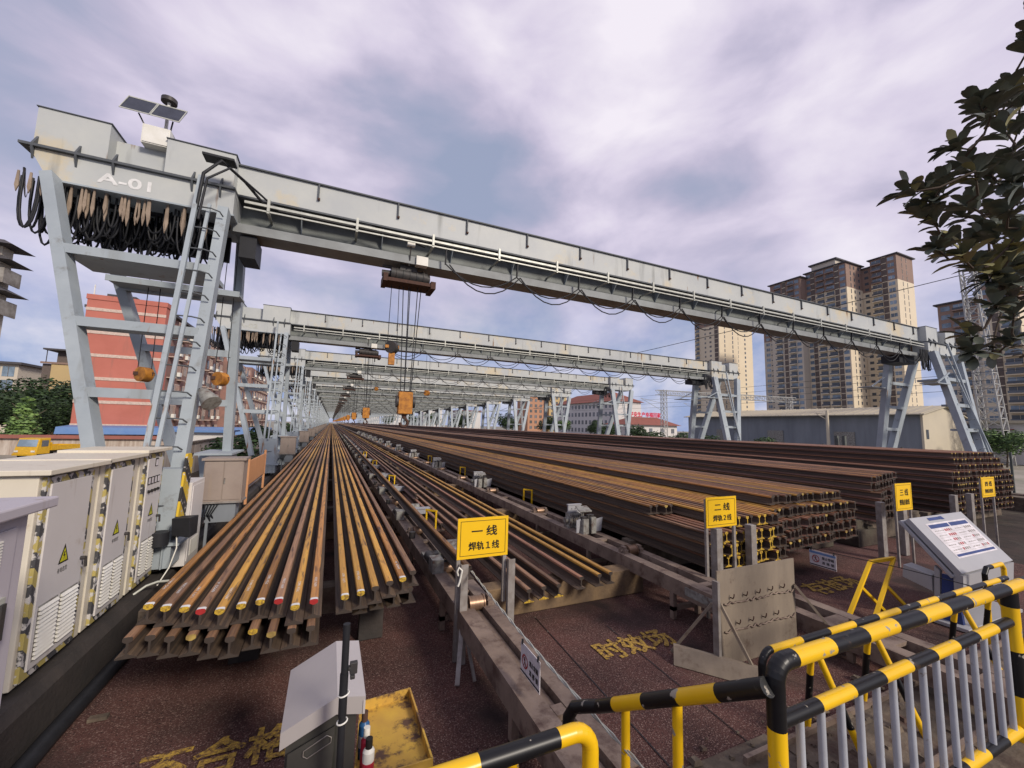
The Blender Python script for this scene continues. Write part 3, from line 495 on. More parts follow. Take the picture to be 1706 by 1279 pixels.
# ================================================================== hoists and hook blocks
def make_hoist(x, y0, zh):
    y = y0+0.37
    t = empty('electric_hoist', (x, y, 6.3), 'x', 'hoist', 'electric hoists hanging under the girders')
    b = B(); b.tube([(x-0.42, y-0.05, 6.42), (x+0.45, y-0.05, 6.40)], 0.17, 16, 0); b.tube([(x+0.45, y-0.05, 6.40), (x+0.52, y-0.05, 6.40)], 0.13, 12, 0)
    for k in range(5): b.tube([(x-0.3+k*0.16, y-0.05, 6.41), (x-0.27+k*0.16, y-0.05, 6.41)], 0.185, 16, 0)
    b.tube([(x-0.62, y-0.05, 6.40), (x-0.42, y-0.05, 6.41)], 0.08, 10, 0); b.tube([(x-0.62, y-0.12, 6.55), (x-0.4, y-0.12, 6.55)], 0.04, 8, 0); b.build('motor_drum', ['machine'], t)
    b = B(); b.box(x-0.58, x+0.62, y-0.28, y+0.3, 6.17, 6.25, 0); b.box(x-0.6, x-0.5, y-0.3, y+0.32, 6.15, 6.34, 0); b.box(x+0.52, x+0.64, y-0.3, y+0.32, 6.12, 6.30, 0); b.build('frame', ['rust'], t)
    b = B(); b.box(x-0.22, x+0.18, y-0.2, y-0.12, 6.5, 6.86); b.box(x-0.22, x+0.18, y+0.12, y+0.2, 6.5, 6.86)
    for dx_ in (-0.14, 0.1):
        for sy in (-1, 1): b.tube([(x+dx_, y+0.0+sy*0.09, 6.78), (x+dx_, y+sy*0.13, 6.78)], 0.06, 12, 0)
    b.build('trolley', ['machine'], t)
    b = B(); b.box(x+0.12, x+0.40, y-0.42, y-0.22, 6.62, 6.84, 0); b.box(x-0.12, x+0.06, y-0.5, y-0.4, 7.02, 7.10, 0); b.bar((x-0.03, y-0.45, 7.05), (x-0.03, y-0.3, 6.6), 0.03, 0.03, 1); b.build('control_box', ['white_paint', 'machine'], t)
    hx = x+0.05
    for (dx0, dx1, dy_) in ((-0.14, -0.07, 0.05), (-0.02, 0.0, -0.05), (0.03, 0.02, 0.05), (0.2, 0.13, -0.05), (0.30, 0.17, 0.05)):
        B().tube([(hx+dx0, y+dy_, 6.2), (hx+dx1, y+dy_, zh+0.2)], 0.011, 5, 0, caps=False).build('rope', ['cable'], t)
    hb = B(); hb.box(hx-0.12, hx+0.2, y-0.14, y-0.10, zh-0.28, zh+0.22); hb.box(hx-0.12, hx+0.2, y+0.1, y+0.14, zh-0.28, zh+0.22); hb.prism([(hx-0.1, zh-0.3), (hx+0.18, zh-0.3), (hx+0.22, zh-0.1), (hx+0.2, zh+0.24), (hx-0.12, zh+0.24), (hx-0.14, zh-0.1)], 'y', y-0.09, y+0.09)
    h = hb.build('hook_block', ['hook'], t)
    B().tube([(hx-0.17, y, zh), (hx-0.11, y, zh)], 0.14, 14).tube([(hx+0.21, y, zh), (hx+0.27, y, zh)], 0.14, 14).build('sheave', 'machine', h)
    b = B(); b.tube([(hx+0.04, y, zh-0.28), (hx+0.04, y, zh-0.40)], 0.05, 8, 0)
    b.tube([(hx+0.04+0.09*math.sin(a), y, zh-0.5+0.09*math.cos(a)) for a in [0.3+k*0.45 for k in range(11)]], 0.035, 8, 0); b.build('hook', ['rust'], h)
    return t
hoist0 = make_hoist(1.5, Y1, 3.32)
hoist0['label'] = 'dark electric hoist under the nearest girder, its large orange hook block lowered on ropes'
for k in range(1, DET):
    copy_tree(hoist0, (0.0, 12*k, 0), 'dark electric hoist with lowered orange hook block under the %s girder' % ordn(k))
b = B(); x = 1.5; y = Y1+12*DET+0.37
b.tube([(x-0.6, y, 6.4), (x+0.5, y, 6.4)], 0.18, 8, 0); b.box(x-0.58, x+0.62, y-0.28, y+0.3, 6.15, 6.27, 0); b.box(x-0.2, x+0.2, y-0.2, y+0.2, 6.5, 6.86, 0); b.bar((x, y, 6.2), (x, y, 3.5), 0.05, 0.05, 0); b.box(x-0.15, x+0.2, y-0.14, y+0.14, 2.95, 3.55, 1)
fh = b.thing('electric_hoist', ['machine', 'hook'], 'small far dark hoist with hook block under the %s girder' % ordn(DET), 'hoist', (x, y, 6.3), 'electric hoists hanging under the girders')
for k in range(DET+1, NC): copy_tree(fh, (0, 12*(k-DET), 0), 'small far dark hoist with hook block under the %s girder' % ordn(k))
def loose_hook(x, y, z, ztop, label, first=None, dark=False):
    t = empty('hanging_hook', (x, y, z), label, 'crane hook', 'loose hooks hung on thin ropes')
    for d in (-0.11, 0.11): B().tube([(x+d, y, z+0.05), (x+d*0.8, y, ztop)], 0.008, 5, caps=False).build('rope', 'cable', t)
    B().tube([(x-0.05, y-0.07, z), (x+0.05, y+0.07, z)], 0.15, 16).build('pulley', 'machine' if dark else 'hook', t)
    b = B(); b.box(x-0.16, x+0.16, y-0.05, y+0.05, z-0.02, z+0.05)
    if dark: b.box(x-0.07, x+0.07, y-0.06, y+0.06, z-0.42, z-0.14, 0)
    b.build('hook_frame', ['hook' if dark else 'rust'], t); return t
loose_hook(-3.54, 10.5, 3.66, 6.8, 'orange hook hanging in front of the red building, inside the nearest crane leg frame')
loose_hook(-2.25, 10.5, 3.66, 6.8, 'orange hook hanging just right of the ladder leg, before the apartment balconies')
loose_hook(1.22, 9.95, 4.62, 6.2, 'dark pulley with orange hook hanging beside the ropes of the nearest hoist', dark=True)
loose_hook(4.67, 22.0, 4.5, 6.7, 'orange hook hanging below the second girder, right of the big hook block')
loose_hook(3.14, 34.0, 5.53, 6.7, 'orange hook hanging below the third girder, left of the big hook block')

# ================================================================== support beams and rails
RP = [(.075, 0), (.075, .012), (.03, .026), (.0085, .04), (.0085, .125), (.030, .136), (.0365, .142), (.0365, .165), (.03, .174), (.012, .177)]
RP = [(x, z) for x, z in RP]+[(-x, z) for x, z in reversed(RP)]
HEADF = set(range(5, 14))
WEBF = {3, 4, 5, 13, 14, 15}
def end_parts(b, n, off, idx_mi):
    """the sawn end of a rail: foot, web, head"""
    for idx, mi in ((( 0, 1, 2, 3, n-4, n-3, n-2, n-1), idx_mi[0]), ((3, 4, n-5, n-4), idx_mi[1]), ((4, 5, 6, 7, 8, 9, n-10, n-9, n-8, n-7, n-6, n-5), idx_mi[2])):
        b.f.append(tuple(off+q for q in reversed(idx))); b.mi.append(mi); b.sm.append(False)
def rail_mesh(name, body, headm, endm, white, length=475.0):
    b = B(); n = len(RP); yy = [0, 0.045, length]
    b.v = [(x, y, z) for y in yy for x, z in RP]
    for s_ in range(2):
        for i in range(n):
            j = (i+1) % n; b.f.append((s_*n+i, s_*n+j, (s_+1)*n+j, (s_+1)*n+i))
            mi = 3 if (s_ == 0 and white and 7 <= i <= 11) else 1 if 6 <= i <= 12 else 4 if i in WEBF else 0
            b.mi.append(mi); b.sm.append(False)
    full = endm.endswith('+'); foot = endm.startswith('foot'); col_ = {'foot': 'end_yellow'}.get(endm, endm.rstrip('+'))
    end_parts(b, n, 0, (2 if foot or full else 5, 2 if full else 5, 5 if foot else 2))
    b.f.append(tuple(2*n+i for i in range(n))); b.mi.append(0); b.sm.append(False)
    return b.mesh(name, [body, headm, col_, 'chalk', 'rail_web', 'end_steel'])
rail_cache = {}; RAILS = []; rstuff = B()
def rail(x, y, z, body, headm, endm, white, label, group, length=475.0):
    key = (body, headm, endm, white)
    if key not in rail_cache: rail_cache[key] = rail_mesh('rail', *key)
    o = bpy.data.objects.new('steel_rail', rail_cache[key]); COL.objects.link(o); o.location = (x, y, z)
    tag(o, label, 'rail', group); RAILS.append(o); return o
rnd = random.Random(11)
HN = {'head1': 'orange-brown', 'head2': 'yellow', 'head3': 'dark brown', 'head4': 'rust-red'}
EN = {'end_yellow': 'yellow', 'end_red': 'red', 'end_steel': 'bare', None: 'bare'}
# pile 1: two layers beside the crane legs
xs = [-1.42+0.153*i+rnd.uniform(-.008, .008) for i in range(10)]+[0.245+0.150*i+rnd.uniform(-.006, .006) for i in range(6)]
yf = [4.90, 4.80, 4.72, 4.62, 4.56, 4.62, 4.66, 4.62, 4.42, 4.5, 4.5, 4.55, 4.62, 4.72, 4.78, 4.95]
hm = ['head1', 'head3', 'head1', 'head3', 'head2', 'head2', 'head1', 'head3', 'head2', 'head1', 'head2', 'head2', 'head2', 'head2', 'head1', 'head3']
em = ['end_yellow', 'end_yellow', 'end_yellow', 'end_red', 'end_yellow', 'end_yellow', 'end_yellow', 'end_red', 'end_yellow', 'end_red', 'end_yellow', 'end_yellow', 'end_steel', 'end_steel', 'end_yellow', 'end_steel']
wh = [1, 1, 1, 1, 1, 1, 1, 1, 1, 1, 1, 1, 0, 0, 1, 0]
Z1 = 0.74
for i, x in enumerate(xs):
    rail(x, yf[i], Z1+0.177, 'body1', hm[i], em[i], bool(wh[i]), '%s steel rail, %s from left, top layer of pile by crane legs' % (HN[hm[i]], ordn(i)), 'rails in the low pile by the crane legs')
for i in range(10):
    rail(-1.47+0.158*i, 4.58-0.02*i+rnd.uniform(-.1, .1), Z1, 'body1', 'head3', ['end_steel', 'end_steel', 'end_steel', 'end_dull'][i % 4] if i != 6 else 'end_yellow', False, 'brown steel rail, %s from left, lower layer of pile by crane legs' % ordn(i), 'rails in the low pile by the crane legs')
for i in range(4):
    rail(0.42+0.18*i, 4.9+rnd.uniform(-.05, .05), Z1, 'body1', 'head3', 'end_steel', False, 'brown steel rail under the six-rail row, %s from the left' % ordn(i), 'rails in the low pile by the crane legs')
# conveyor 1 carries one rail
rail(1.80, 5.3, 0.77, 'body1', 'head1', 'end_steel', False, 'single brown rail lying on the rollers of the conveyor behind the first yellow sign', 'single rail on the conveyor')
# pile 2
for i, (x, y, h, en) in enumerate([(2.62, 5.15, 'head3', 'foot'), (2.86, 5.17, 'head3', 'foot'), (3.10, 5.17, 'head3', 'foot'), (3.50, 5.2, 'head4', 'end_steel'), (3.82, 5.2, 'head2', 'end_steel'), (4.04, 5.22, 'head2', 'end_steel')]):
    rail(x, y, 0.46 if i > 2 else 0.42, 'body1', h, en, False, '%s rail, %s from left, row of six behind first yellow sign' % (HN[h], ordn(i)), 'rails in the row behind the first sign')
for i in range(2): rail(2.38-0.24*i*0+0.0, 9.0+3*i, 0.46+0.18*i, 'body2', 'head4', 'end_steel', False, ['dark rail set back beside the conveyor, left of the dirty rail row', 'dark rail stacked on top of the set-back rail beside the conveyor'][i], 'rails in the row behind the first sign')
# stacks 2 to 5: layers of rails; the largest seen are individuals, the hidden cores are one mass each
def stack(nm, x0, n, layers, yfun, z0, pitch, heads, body, ends, pick, group):
    core = B(); cnt = 0
    for l in range(layers):
        for i in range(n):
            x = x0+i*pitch+rnd.uniform(-.006, .006); y = yfun(l, i)
            if y is None: continue
            y += rnd.uniform(-.05, .05); z = z0+l*0.19
            h = heads(l, i); en = ends(l, i)
            if pick(l, i):
                rail(x, y, z, body, h, en, False, '%s rail, %s from left, %s layer of %s' % (HN[h], ordn(i), ordn(l), nm), group); cnt += 1
            else:
                m0 = len(core.v); core.v += [(x+px, yq, z+pz) for yq in (y, y+475) for px, pz in RP]; k = len(RP)
                for q in range(k):
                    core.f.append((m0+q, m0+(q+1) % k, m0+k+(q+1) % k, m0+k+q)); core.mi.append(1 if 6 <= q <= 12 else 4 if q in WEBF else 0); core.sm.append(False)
                end_parts(core, k, m0, (3, 3, 2 if en == 'end_dull' else 3))
        # timber spacers between layers
    return core
cores = []
def y2(l, i):
    if i < 4 and l == 3: return 6.2
    if l == 3 and i > 18: return 5.25
    base = 4.75 if i < 12 else 4.98+0.012*(i-12)
    if l == 4: return None if i < 15 else 5.5
    return base+(0.05 if l < 3 else 0.2)
c = stack('stack behind second yellow sign', 5.78, 31, 5, y2, 0.60, 0.163, lambda l, i: ('head2' if i in (4, 9, 13, 14, 20, 24) else rnd.choice(['head1', 'head1', 'head3', 'head3', 'head4'])) if l >= 3 else rnd.choice(['head3', 'head4']), 'body1', lambda l, i: 'end_yellow+' if i < 10 and not (l == 3 and i < 4) and rnd.random() < .93 else 'end_dull' if rnd.random() < .14 else 'end_steel', lambda l, i: l >= 3 or i < 13 or (i % 4 == 0), 'rails in the stack behind the second sign'); cores.append((c, 'inner rails of the stack behind the second yellow sign, packed in layers'))
def y3(l, i): return 5.75+0.04*i+(0.0 if l < 4 else 0.15)
c = stack('stack behind third yellow sign', 12.9, 17, 6, y3, 0.62, 0.165, lambda l, i: 'head1' if l == 5 and i % 4 == 1 else rnd.choice(['head4', 'head3']), 'body2', lambda l, i: 'end_steel', lambda l, i: l == 5 or (i < 3), 'rails in the stack behind the third sign'); cores.append((c, 'inner rails of the dark stack behind the third yellow sign'))
def y4(l, i):
    if l >= 7 and i < 7-(9-l): return None
    return 6.0+(0.1 if l < 7 else 0.25+0.1*(l-7))
c = stack('tall stack behind fourth yellow sign', 17.95, 27, 10, y4, 0.42, 0.167, lambda l, i: 'head1' if l == 9 and i % 4 == 1 else 'head4', 'body2', lambda l, i: 'end_dull' if rnd.random() < .5 else 'end_steel', lambda l, i: (l == 9 and i % 2 == 0) or i == 0 or (l >= 7 and i < 7), 'rails in the tall stack behind the fourth sign'); cores.append((c, 'inner rails of the tall stack behind the fourth yellow sign, ends spotted yellow'))
def y5(l, i): return 7.2+0.03*i
c = stack('the far right stack', 23.1, 11, 7, y5, 0.42, 0.167, lambda l, i: 'head4', 'body2', lambda l, i: 'end_steel', lambda l, i: False, 'rails in the far right stack'); cores.append((c, 'rails of the reddish far right stack beside the crane legs'))
for c, lb in cores:
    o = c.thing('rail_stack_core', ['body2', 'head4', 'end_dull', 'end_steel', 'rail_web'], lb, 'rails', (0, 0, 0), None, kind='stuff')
# chalk writing on the near rails
for i, x in enumerate(xs):
    if i in (12, 13, 15): continue
    b = B(); letter(b, rnd.choice(['60N 2306', 'U71 187', '0925 A', 'HG 4411', '75V 062']), 0.035, (x, yf[i]+0.35+rnd.uniform(0, .2), Z1+0.177+0.1785), (0, 1, 0), (-1, 0, 0), 0.28, 0)
    o = b.build('chalk_mark', 'chalk'); r = RAILS[i]; o.parent = r; o.matrix_parent_inverse = Matrix.Translation(-Vector(r.location))
GB = 'cross beams under the rails'
pb = B(); pb.box(2.25, 5.15, 5.75, 6.05, 0.0, 0.41, 0); beam0 = pb.thing('support_beam', 'beam_tan', 'nearest tan concrete cross beam under the rail rows', 'cross beam', (0, 5.9, 0), GB, 0.012)
pw = B(); pw.box(-1.75, 5.15, 5.75+5.1, 6.05+5.1, 0.0, 0.41, 0); beam1 = pw.thing('support_beam', 'beam_tan', 'tan concrete cross beam under the rail rows, second from the camera', 'cross beam', (0, 11, 0), GB, 0.012)
for k in range(1, 19): copy_tree(beam1, (0, 5.1*k, 0), 'tan concrete cross beam under the rail rows, %s from the camera' % ordn(k+1))
pb = B(); pb.box(-1.75, 1.15, 5.75, 6.0, 0.42, 0.735, 0); pb.box(-0.9, -0.6, 5.8, 5.95, 0.0, 0.419, 1); pb.box(0.5, 0.8, 5.8, 5.95, 0.0, 0.419, 1); s0 = pb.thing('bearer', ['concrete', 'dark_plinth'], 'nearest low bearer on the cross beam under the pile by the crane legs', 'bearer', (0, 5.9, 0.4), 'bearers under the pile by the crane legs', 0.01)
for k in range(1, 14): copy_tree(s0, (0, 5.1*k, 0), 'low bearer under the pile by the crane legs, %s from the camera' % ordn(k))
for j, (xa, xb, y, zt, nm) in enumerate([(5.6, 10.2, 6.6, 0.59, 'second'), (12.4, 16.2, 6.3, 0.61, 'third'), (17.5, 22.9, 6.6, 0.41, 'fourth'), (22.95, 25.1, 7.8, 0.41, 'far right')]):
    B().box(xa, xb, y, y+0.3, 0, zt-0.1, 0).box(xa, xb, y+0.02, y+0.28, zt-0.1, zt, 0).thing('support_beam', 'concrete', 'concrete cross beam under the front of the %s stack' % nm, 'cross beam', (xa, y, 0), GB, 0.01)
# ================================================================== roller conveyors
def conveyor(name, x0, x1, y0, yend, ztop, label, rollers, units, hoops, legs_step):
    t = empty(name, (x0, y0, 0), label, 'conveyor', 'roller conveyors between the rail rows')
    L = yend
    for xa, xb in ((x0, x0+0.19), (x1-0.17, x1)):
        b = B(); b.prism([(xa, ztop-0.22), (xb, ztop-0.22), (xb, ztop-0.20), (xa+0.02, ztop-0.20), (xa+0.02, ztop-0.012), (xb, ztop-0.012), (xb, ztop), (xa, ztop)], 'y', y0, L)
        b.build('side_beam', 'steel_brown', t)
    b = B(); b.box(x0+0.20, x0+0.29, y0, L, ztop-0.10, ztop-0.06, 0); b.build('guide_strip', 'steel_brown', t)
    y = y0+0.6; i = 0
    while y < 120:
        q = B(); q.box(x0+0.2, x1-0.175, y, y+0.12, ztop-0.05, ztop-0.006); q.build('cross_plate', 'steel_brown', t); y += 2.5
    y = y0+1.0
    while y < 110:
        q = B(); q.box(x0+0.0, x0+0.07, y, y+0.07, 0.0, ztop-0.22); q.box(x1-0.07, x1, y, y+0.07, 0, ztop-0.22); q.box(x0, x1, y, y+0.07, 0.12, 0.18); q.build('trestle_leg', 'steel_brown', t); y += legs_step
    xm = (x0+x1)/2
    for y in rollers:
        b = B(); b.tube([(xm-0.085, y, ztop+0.02), (xm+0.085, y, ztop+0.02)], 0.085, 20, 0); b.tube([(xm-0.1, y, ztop+0.02), (xm-0.085, y, ztop+0.02)], 0.095, 20, 0); b.tube([(xm+0.085, y, ztop+0.02), (xm+0.1, y, ztop+0.02)], 0.095, 20, 0)
        r = b.build('roller', ['roller'], t)
        b = B()
        for sx in (-1, 1):
            b.tube([(xm+sx*0.1, y, ztop+0.02), (xm+sx*0.24, y, ztop+0.02)], 0.028, 10, 0); b.box(xm+sx*0.17-0.04, xm+sx*0.17+0.04, y-0.09, y+0.09, ztop, ztop+0.055, 0); b.box(xm+sx*0.17-0.03, xm+sx*0.17+0.03, y-0.05, y+0.05, ztop+0.055, ztop+0.10, 0)
        b.build('bearing', ['steel_brown'], r)
    for y, kind in units:
        if kind == 'A':      # motor, gearbox and light guard plates
            b = B(); b.tube([(xm-0.16, y+0.55, ztop+0.16), (xm+0.2, y+0.55, ztop+0.16)], 0.12, 16, 0); b.tube([(xm-0.24, y+0.55, ztop+0.16), (xm-0.16, y+0.55, ztop+0.16)], 0.06, 10, 0)
            for k in range(6): b.box(xm-0.14+k*0.05, xm-0.125+k*0.05, y+0.42, y+0.68, ztop+0.03, ztop+0.295, 0)
            b.box(xm-0.2, xm+0.25, y+0.45, y+0.65, ztop, ztop+0.05, 0); b.build('motor', ['machine_grey', 'machine'], t)
            b = B(); b.box(xm-0.12, xm+0.22, y+0.6, y+0.64, ztop+0.30, ztop+0.46, 0); b.box(xm-0.13, xm+0.23, y+0.585, y+0.66, ztop+0.46, ztop+0.48, 0)
            for k in range(3): b.box(xm-0.04+k*0.09, xm-0.02+k*0.09, y+0.595, y+0.6, ztop+0.37, ztop+0.39, 1)
            b.box(xm-0.1, xm-0.06, y+0.6, y+0.64, ztop, ztop+0.3, 0); b.box(xm+0.16, xm+0.2, y+0.6, y+0.64, ztop, ztop+0.3, 0); b.build('motor_cover', ['lect', 'ink'], t)
            b = B(); b.box(xm-0.18, xm-0.05, y-0.1, y+0.1, ztop, ztop+0.30, 0); b.box(xm+0.02, xm+0.14, y-0.1, y+0.1, ztop, ztop+0.33, 0); b.tube([(xm-0.02, y-0.02, ztop+0.02), (xm-0.02, y-0.02, ztop+0.38)], 0.035, 10, 1); b.tube([(xm-0.12, y, ztop+0.28), (xm-0.12, y, ztop+0.34)], 0.07, 12, 1); b.tube([(xm+0.08, y, ztop+0.3), (xm+0.08, y, ztop+0.37)], 0.06, 12, 1); b.build('clamp_unit', ['machine_grey', 'machine'], t)
            for (xa, xb) in ((xm-0.30, xm-0.2), (xm+0.17, xm+0.36)):
                b = B(); b.hexa([(xa, y-0.02, ztop+0.02), (xb-0.04, y-0.02, ztop+0.02), (xb-0.04, y+0.0, ztop+0.02), (xa, y+0.0, ztop+0.02), (xa, y-0.02, ztop+0.27), (xb, y-0.02, ztop+0.30), (xb, y, ztop+0.30), (xa, y, ztop+0.27)], 0); b.build('guard_plate', ['lect'], t)
            b = B(); b.hexa([(xm-0.12, y+0.12, ztop+0.40), (xm+0.18, y+0.12, ztop+0.40), (xm+0.22, y+0.38, ztop+0.46), (xm-0.08, y+0.38, ztop+0.46), (xm-0.12, y+0.12, ztop+0.42), (xm+0.18, y+0.12, ztop+0.42), (xm+0.22, y+0.38, ztop+0.48), (xm-0.08, y+0.38, ztop+0.48)], 0); b.box(xm, xm+0.03, y+0.2, y+0.23, ztop, ztop+0.41, 0); b.build('rain_plate', ['machine_grey'], t)
        else:
            b = B(); b.box(xm+0.10, xm+0.62, y-0.04, y+0.02, ztop-0.02, ztop+0.10, 0); b.box(xm+0.08, xm+0.64, y-0.06, y+0.16, ztop+0.10, ztop+0.115, 0); b.build('motor_cover', ['lect'], t); b = B(); b.box(xm+0.12, xm+0.6, y+0.25, y+0.55, ztop-0.1, ztop+0.03, 0); b.tube([(xm+0.2, y+0.7, ztop), (xm+0.5, y+0.7, ztop)], 0.1, 14, 0); b.build('motor', ['machine_grey'], t)
            b = B(); b.box(xm-0.27, xm-0.1, y-0.62, y-0.36, ztop, ztop+0.19, 0); b.box(xm-0.25, xm+0.2, y+0.1, y+0.3, ztop, ztop+0.06, 0); b.tube([(xm-0.2, y+1.4, ztop), (xm-0.2, y+1.4, ztop+0.12)], 0.06, 12, 1); b.tube([(xm-0.2, y-0.3, ztop+0.1), (xm-0.2, y-0.05, ztop+0.1)], 0.08, 12, 1); b.tube([(xm-0.14, y-0.43, ztop+0.09), (xm+0.22, y-0.43, ztop+0.09)], 0.04, 8, 1); b.build('clamp_unit', ['machine_grey', 'machine'], t)
    for y in hoops:
        b = B(); xh = x1+0.02
        b.box(xh, xh+0.035, y, y+0.035, ztop-0.1, ztop+0.32, 0); b.box(xh+0.16, xh+0.195, y-0.22, y-0.185, ztop-0.1, ztop+0.32, 0); b.bar((xh, y+0.02, ztop+0.32), (xh+0.195, y-0.2, ztop+0.32), 0.035, 0.035, 0); b.build('guard_hoop', ['sign_yellow'], t)
    return t
conveyor('roller_conveyor', 1.54, 2.02, 2.3, 470, 0.60, 'brown steel roller conveyor running away behind the first yellow sign', [4.95, 6.3]+[8.6+3.2*i for i in range(14)], [(6.75+3.6*i, 'B') for i in range(20)], [9.1+6.3*i for i in range(4)], 2.4)
conveyor('roller_conveyor', 4.85, 5.42, 3.78, 470, 0.60, 'brown steel roller conveyor with grey motor guards between the yellow rails and second stack', [6.05]+[9.6+3.4*i for i in range(14)], [(7.4+6.6*i, 'A') for i in range(13)], [11.2+6.6*i for i in range(3)], 2.2)
b = B(); b.box(4.84, 4.848, 4.0, 4.55, 0.44, 0.55, 0); letter(b, '1234567890', 0.06, (4.837, 4.28, 0.495), (0, -1, 0), (0, 0, 1), 0.42, 1) if False else None
b.thing('cable_chain', ['machine_grey'], 'small grey cable chain on the side of the second conveyor', 'cable chain', (4.84, 4.3, 0.5))
tag(B().tube([(-2.2, 7.0, 0.50), (-2.1, 7.08, 0.57), (-2.0, 7.14, 0.59), (-1.9, 7.2, 0.57), (-1.8, 7.27, 0.48), (-1.74, 7.33, 0.3), (-1.72, 7.36, 0.0)], 0.016, 8).thing('drain_pipe', 'crane_rail', 'thin pale bent pipe arching off the plinth beside the cabinets', 'pipe', (-2, 7.2, 0.5)))

# ================================================================== yellow line signs
def line_sign(xl, xr, y, zb, zt, l1, l2, label, feet=(0, 0)):
    t = empty('line_sign', ((xl+xr)/2, y, 0), label, 'sign', 'yellow line signs on posts')
    b = B(); b.box(xl, xr, y, y+0.012, zb, zt, 0)
    mgx = 0.035; z0, z1 = zb+0.035, zt-0.035
    for (a0, a1, c0, c1) in ((xl+mgx, xr-mgx, z0, z0+0.006), (xl+mgx, xr-mgx, z1-0.006, z1), (xl+mgx, xl+mgx+0.006, z0, z1), (xr-mgx-0.006, xr-mgx, z0, z1)):
        b.quad((a0, y-0.002, c0), (a1, y-0.002, c0), (a1, y-0.002, c1), (a0, y-0.002, c1), 1)
    board = b.build('board', ['sign_yellow', 'ink'], t)
    h = zt-zb; xm = (xl+xr)/2
    b = B(); letter(b, l1, h*0.27, (xm+0.01, y-0.004, zb+h*0.66), (1, 0, 0), (0, 0, 1), (xr-xl)*0.50, 0, 0.005)
    letter(b, l2, h*0.22, (xm+0.01, y-0.004, zb+h*0.30), (1, 0, 0), (0, 0, 1), (xr-xl)*0.60, 0, 0.004); b.build('lettering', 'ink', board)
    for x, f in ((xl+0.03, feet[0]), (xr-0.03, feet[1])):
        b = B(); b.box(x-0.025, x+0.02, y+0.013, y+0.05, f, zt-0.03); b.build('post', 'post', t)
    return t
s1 = line_sign(1.50, 2.17, 4.9, 1.17, 1.655, '一 线', '焊轨１线', 'nearest yellow sign lettered 一线 at the front of the first conveyor', (0, 0.6))
for x, f in ((1.58, 0.0), (2.2, 0.3)):
    b = B(); b.prism([(x-0.04, 4.83), (x+0.05, 4.83), (x+0.05, 4.84), (x-0.03, 4.84), (x-0.03, 4.89), (x-0.04, 4.89)], 'z', f, 1.13); b.build('channel_post', 'post', s1)
b = B(); b.bar((1.58, 4.85, 0.45), (1.42, 4.45, 0.02), 0.05, 0.02); b.bar((1.58, 4.84, 0.55), (1.6, 4.4, 0.05), 0.03, 0.03); b.build('brace', 'post', s1)
b = B(); b.tube([(1.50, 4.82, 1.02), (1.48, 4.80, 1.07), (1.50, 4.79, 1.12), (1.54, 4.80, 1.08), (1.52, 4.81, 0.95), (1.50, 4.81, 0.9)], 0.012, 8); b.build('clip', 'white_paint', s1)
s2 = line_sign(5.37, 6.04, 4.6, 1.32, 1.78, '二 线', '焊轨２线', 'yellow sign lettered 二线 in front of the yellow-ended rail stack', (0, 0))
for x in (5.62, 6.42):
    B().box(x, x+0.13, 4.63, 4.75, 0.0, 1.28).thing('stake_post', 'post', 'grey steel stake post holding the yellow-ended rails, %s of the two' % ('left' if x < 6 else 'right'), 'post', (x, 4.68, 0), 'stake posts before the stacks', 0.008)
line_sign(11.38, 12.06, 4.81, 1.18, 1.765, '三 线', '整轨存放线', 'yellow sign lettered 三线 beside the grey information desk', (0, 0))
line_sign(14.63, 15.36, 4.5, 1.37, 1.85, '四 线', '整轨存放线', 'farthest yellow sign lettered 四线 before the tall rail stack', (0, 0))
for x, nm in ((11.65, 'grey steel stake post just behind the third yellow sign'), (12.6, 'thin grey stake post right of the third yellow sign'), (15.25, 'tan stake post just behind the fourth yellow sign'), (16.2, 'far stake post right of the fourth yellow sign')):
    B().box(x, x+0.17, 5.2, 5.32, 0, 1.28).thing('stake_post', 'post', nm, 'post', (x, 5.26, 0), 'stake posts before the stacks', 0.008)
for i, (x, y, z) in enumerate([(10.9, 6.3, 0.25), (12.3, 6.0, 0.4), (16.7, 5.8, 0.3)]):
    b = B(); b.box(x, x+0.9, y, y+0.5, 0, z); b.box(x+0.1, x+0.5, y+0.1, y+0.4, z, z+0.22); b.box(x+0.55, x+0.8, y+0.05, y+0.45, z, z+0.08)
    b.thing('block_pile', 'dirt', ['low pile of grey blocks between the second and third rail stacks', 'grey blocks under the front of the third rail stack', 'grey blocks beside the tall rail stack'][i], 'blocks', (x, y, 0), None, 0.01)
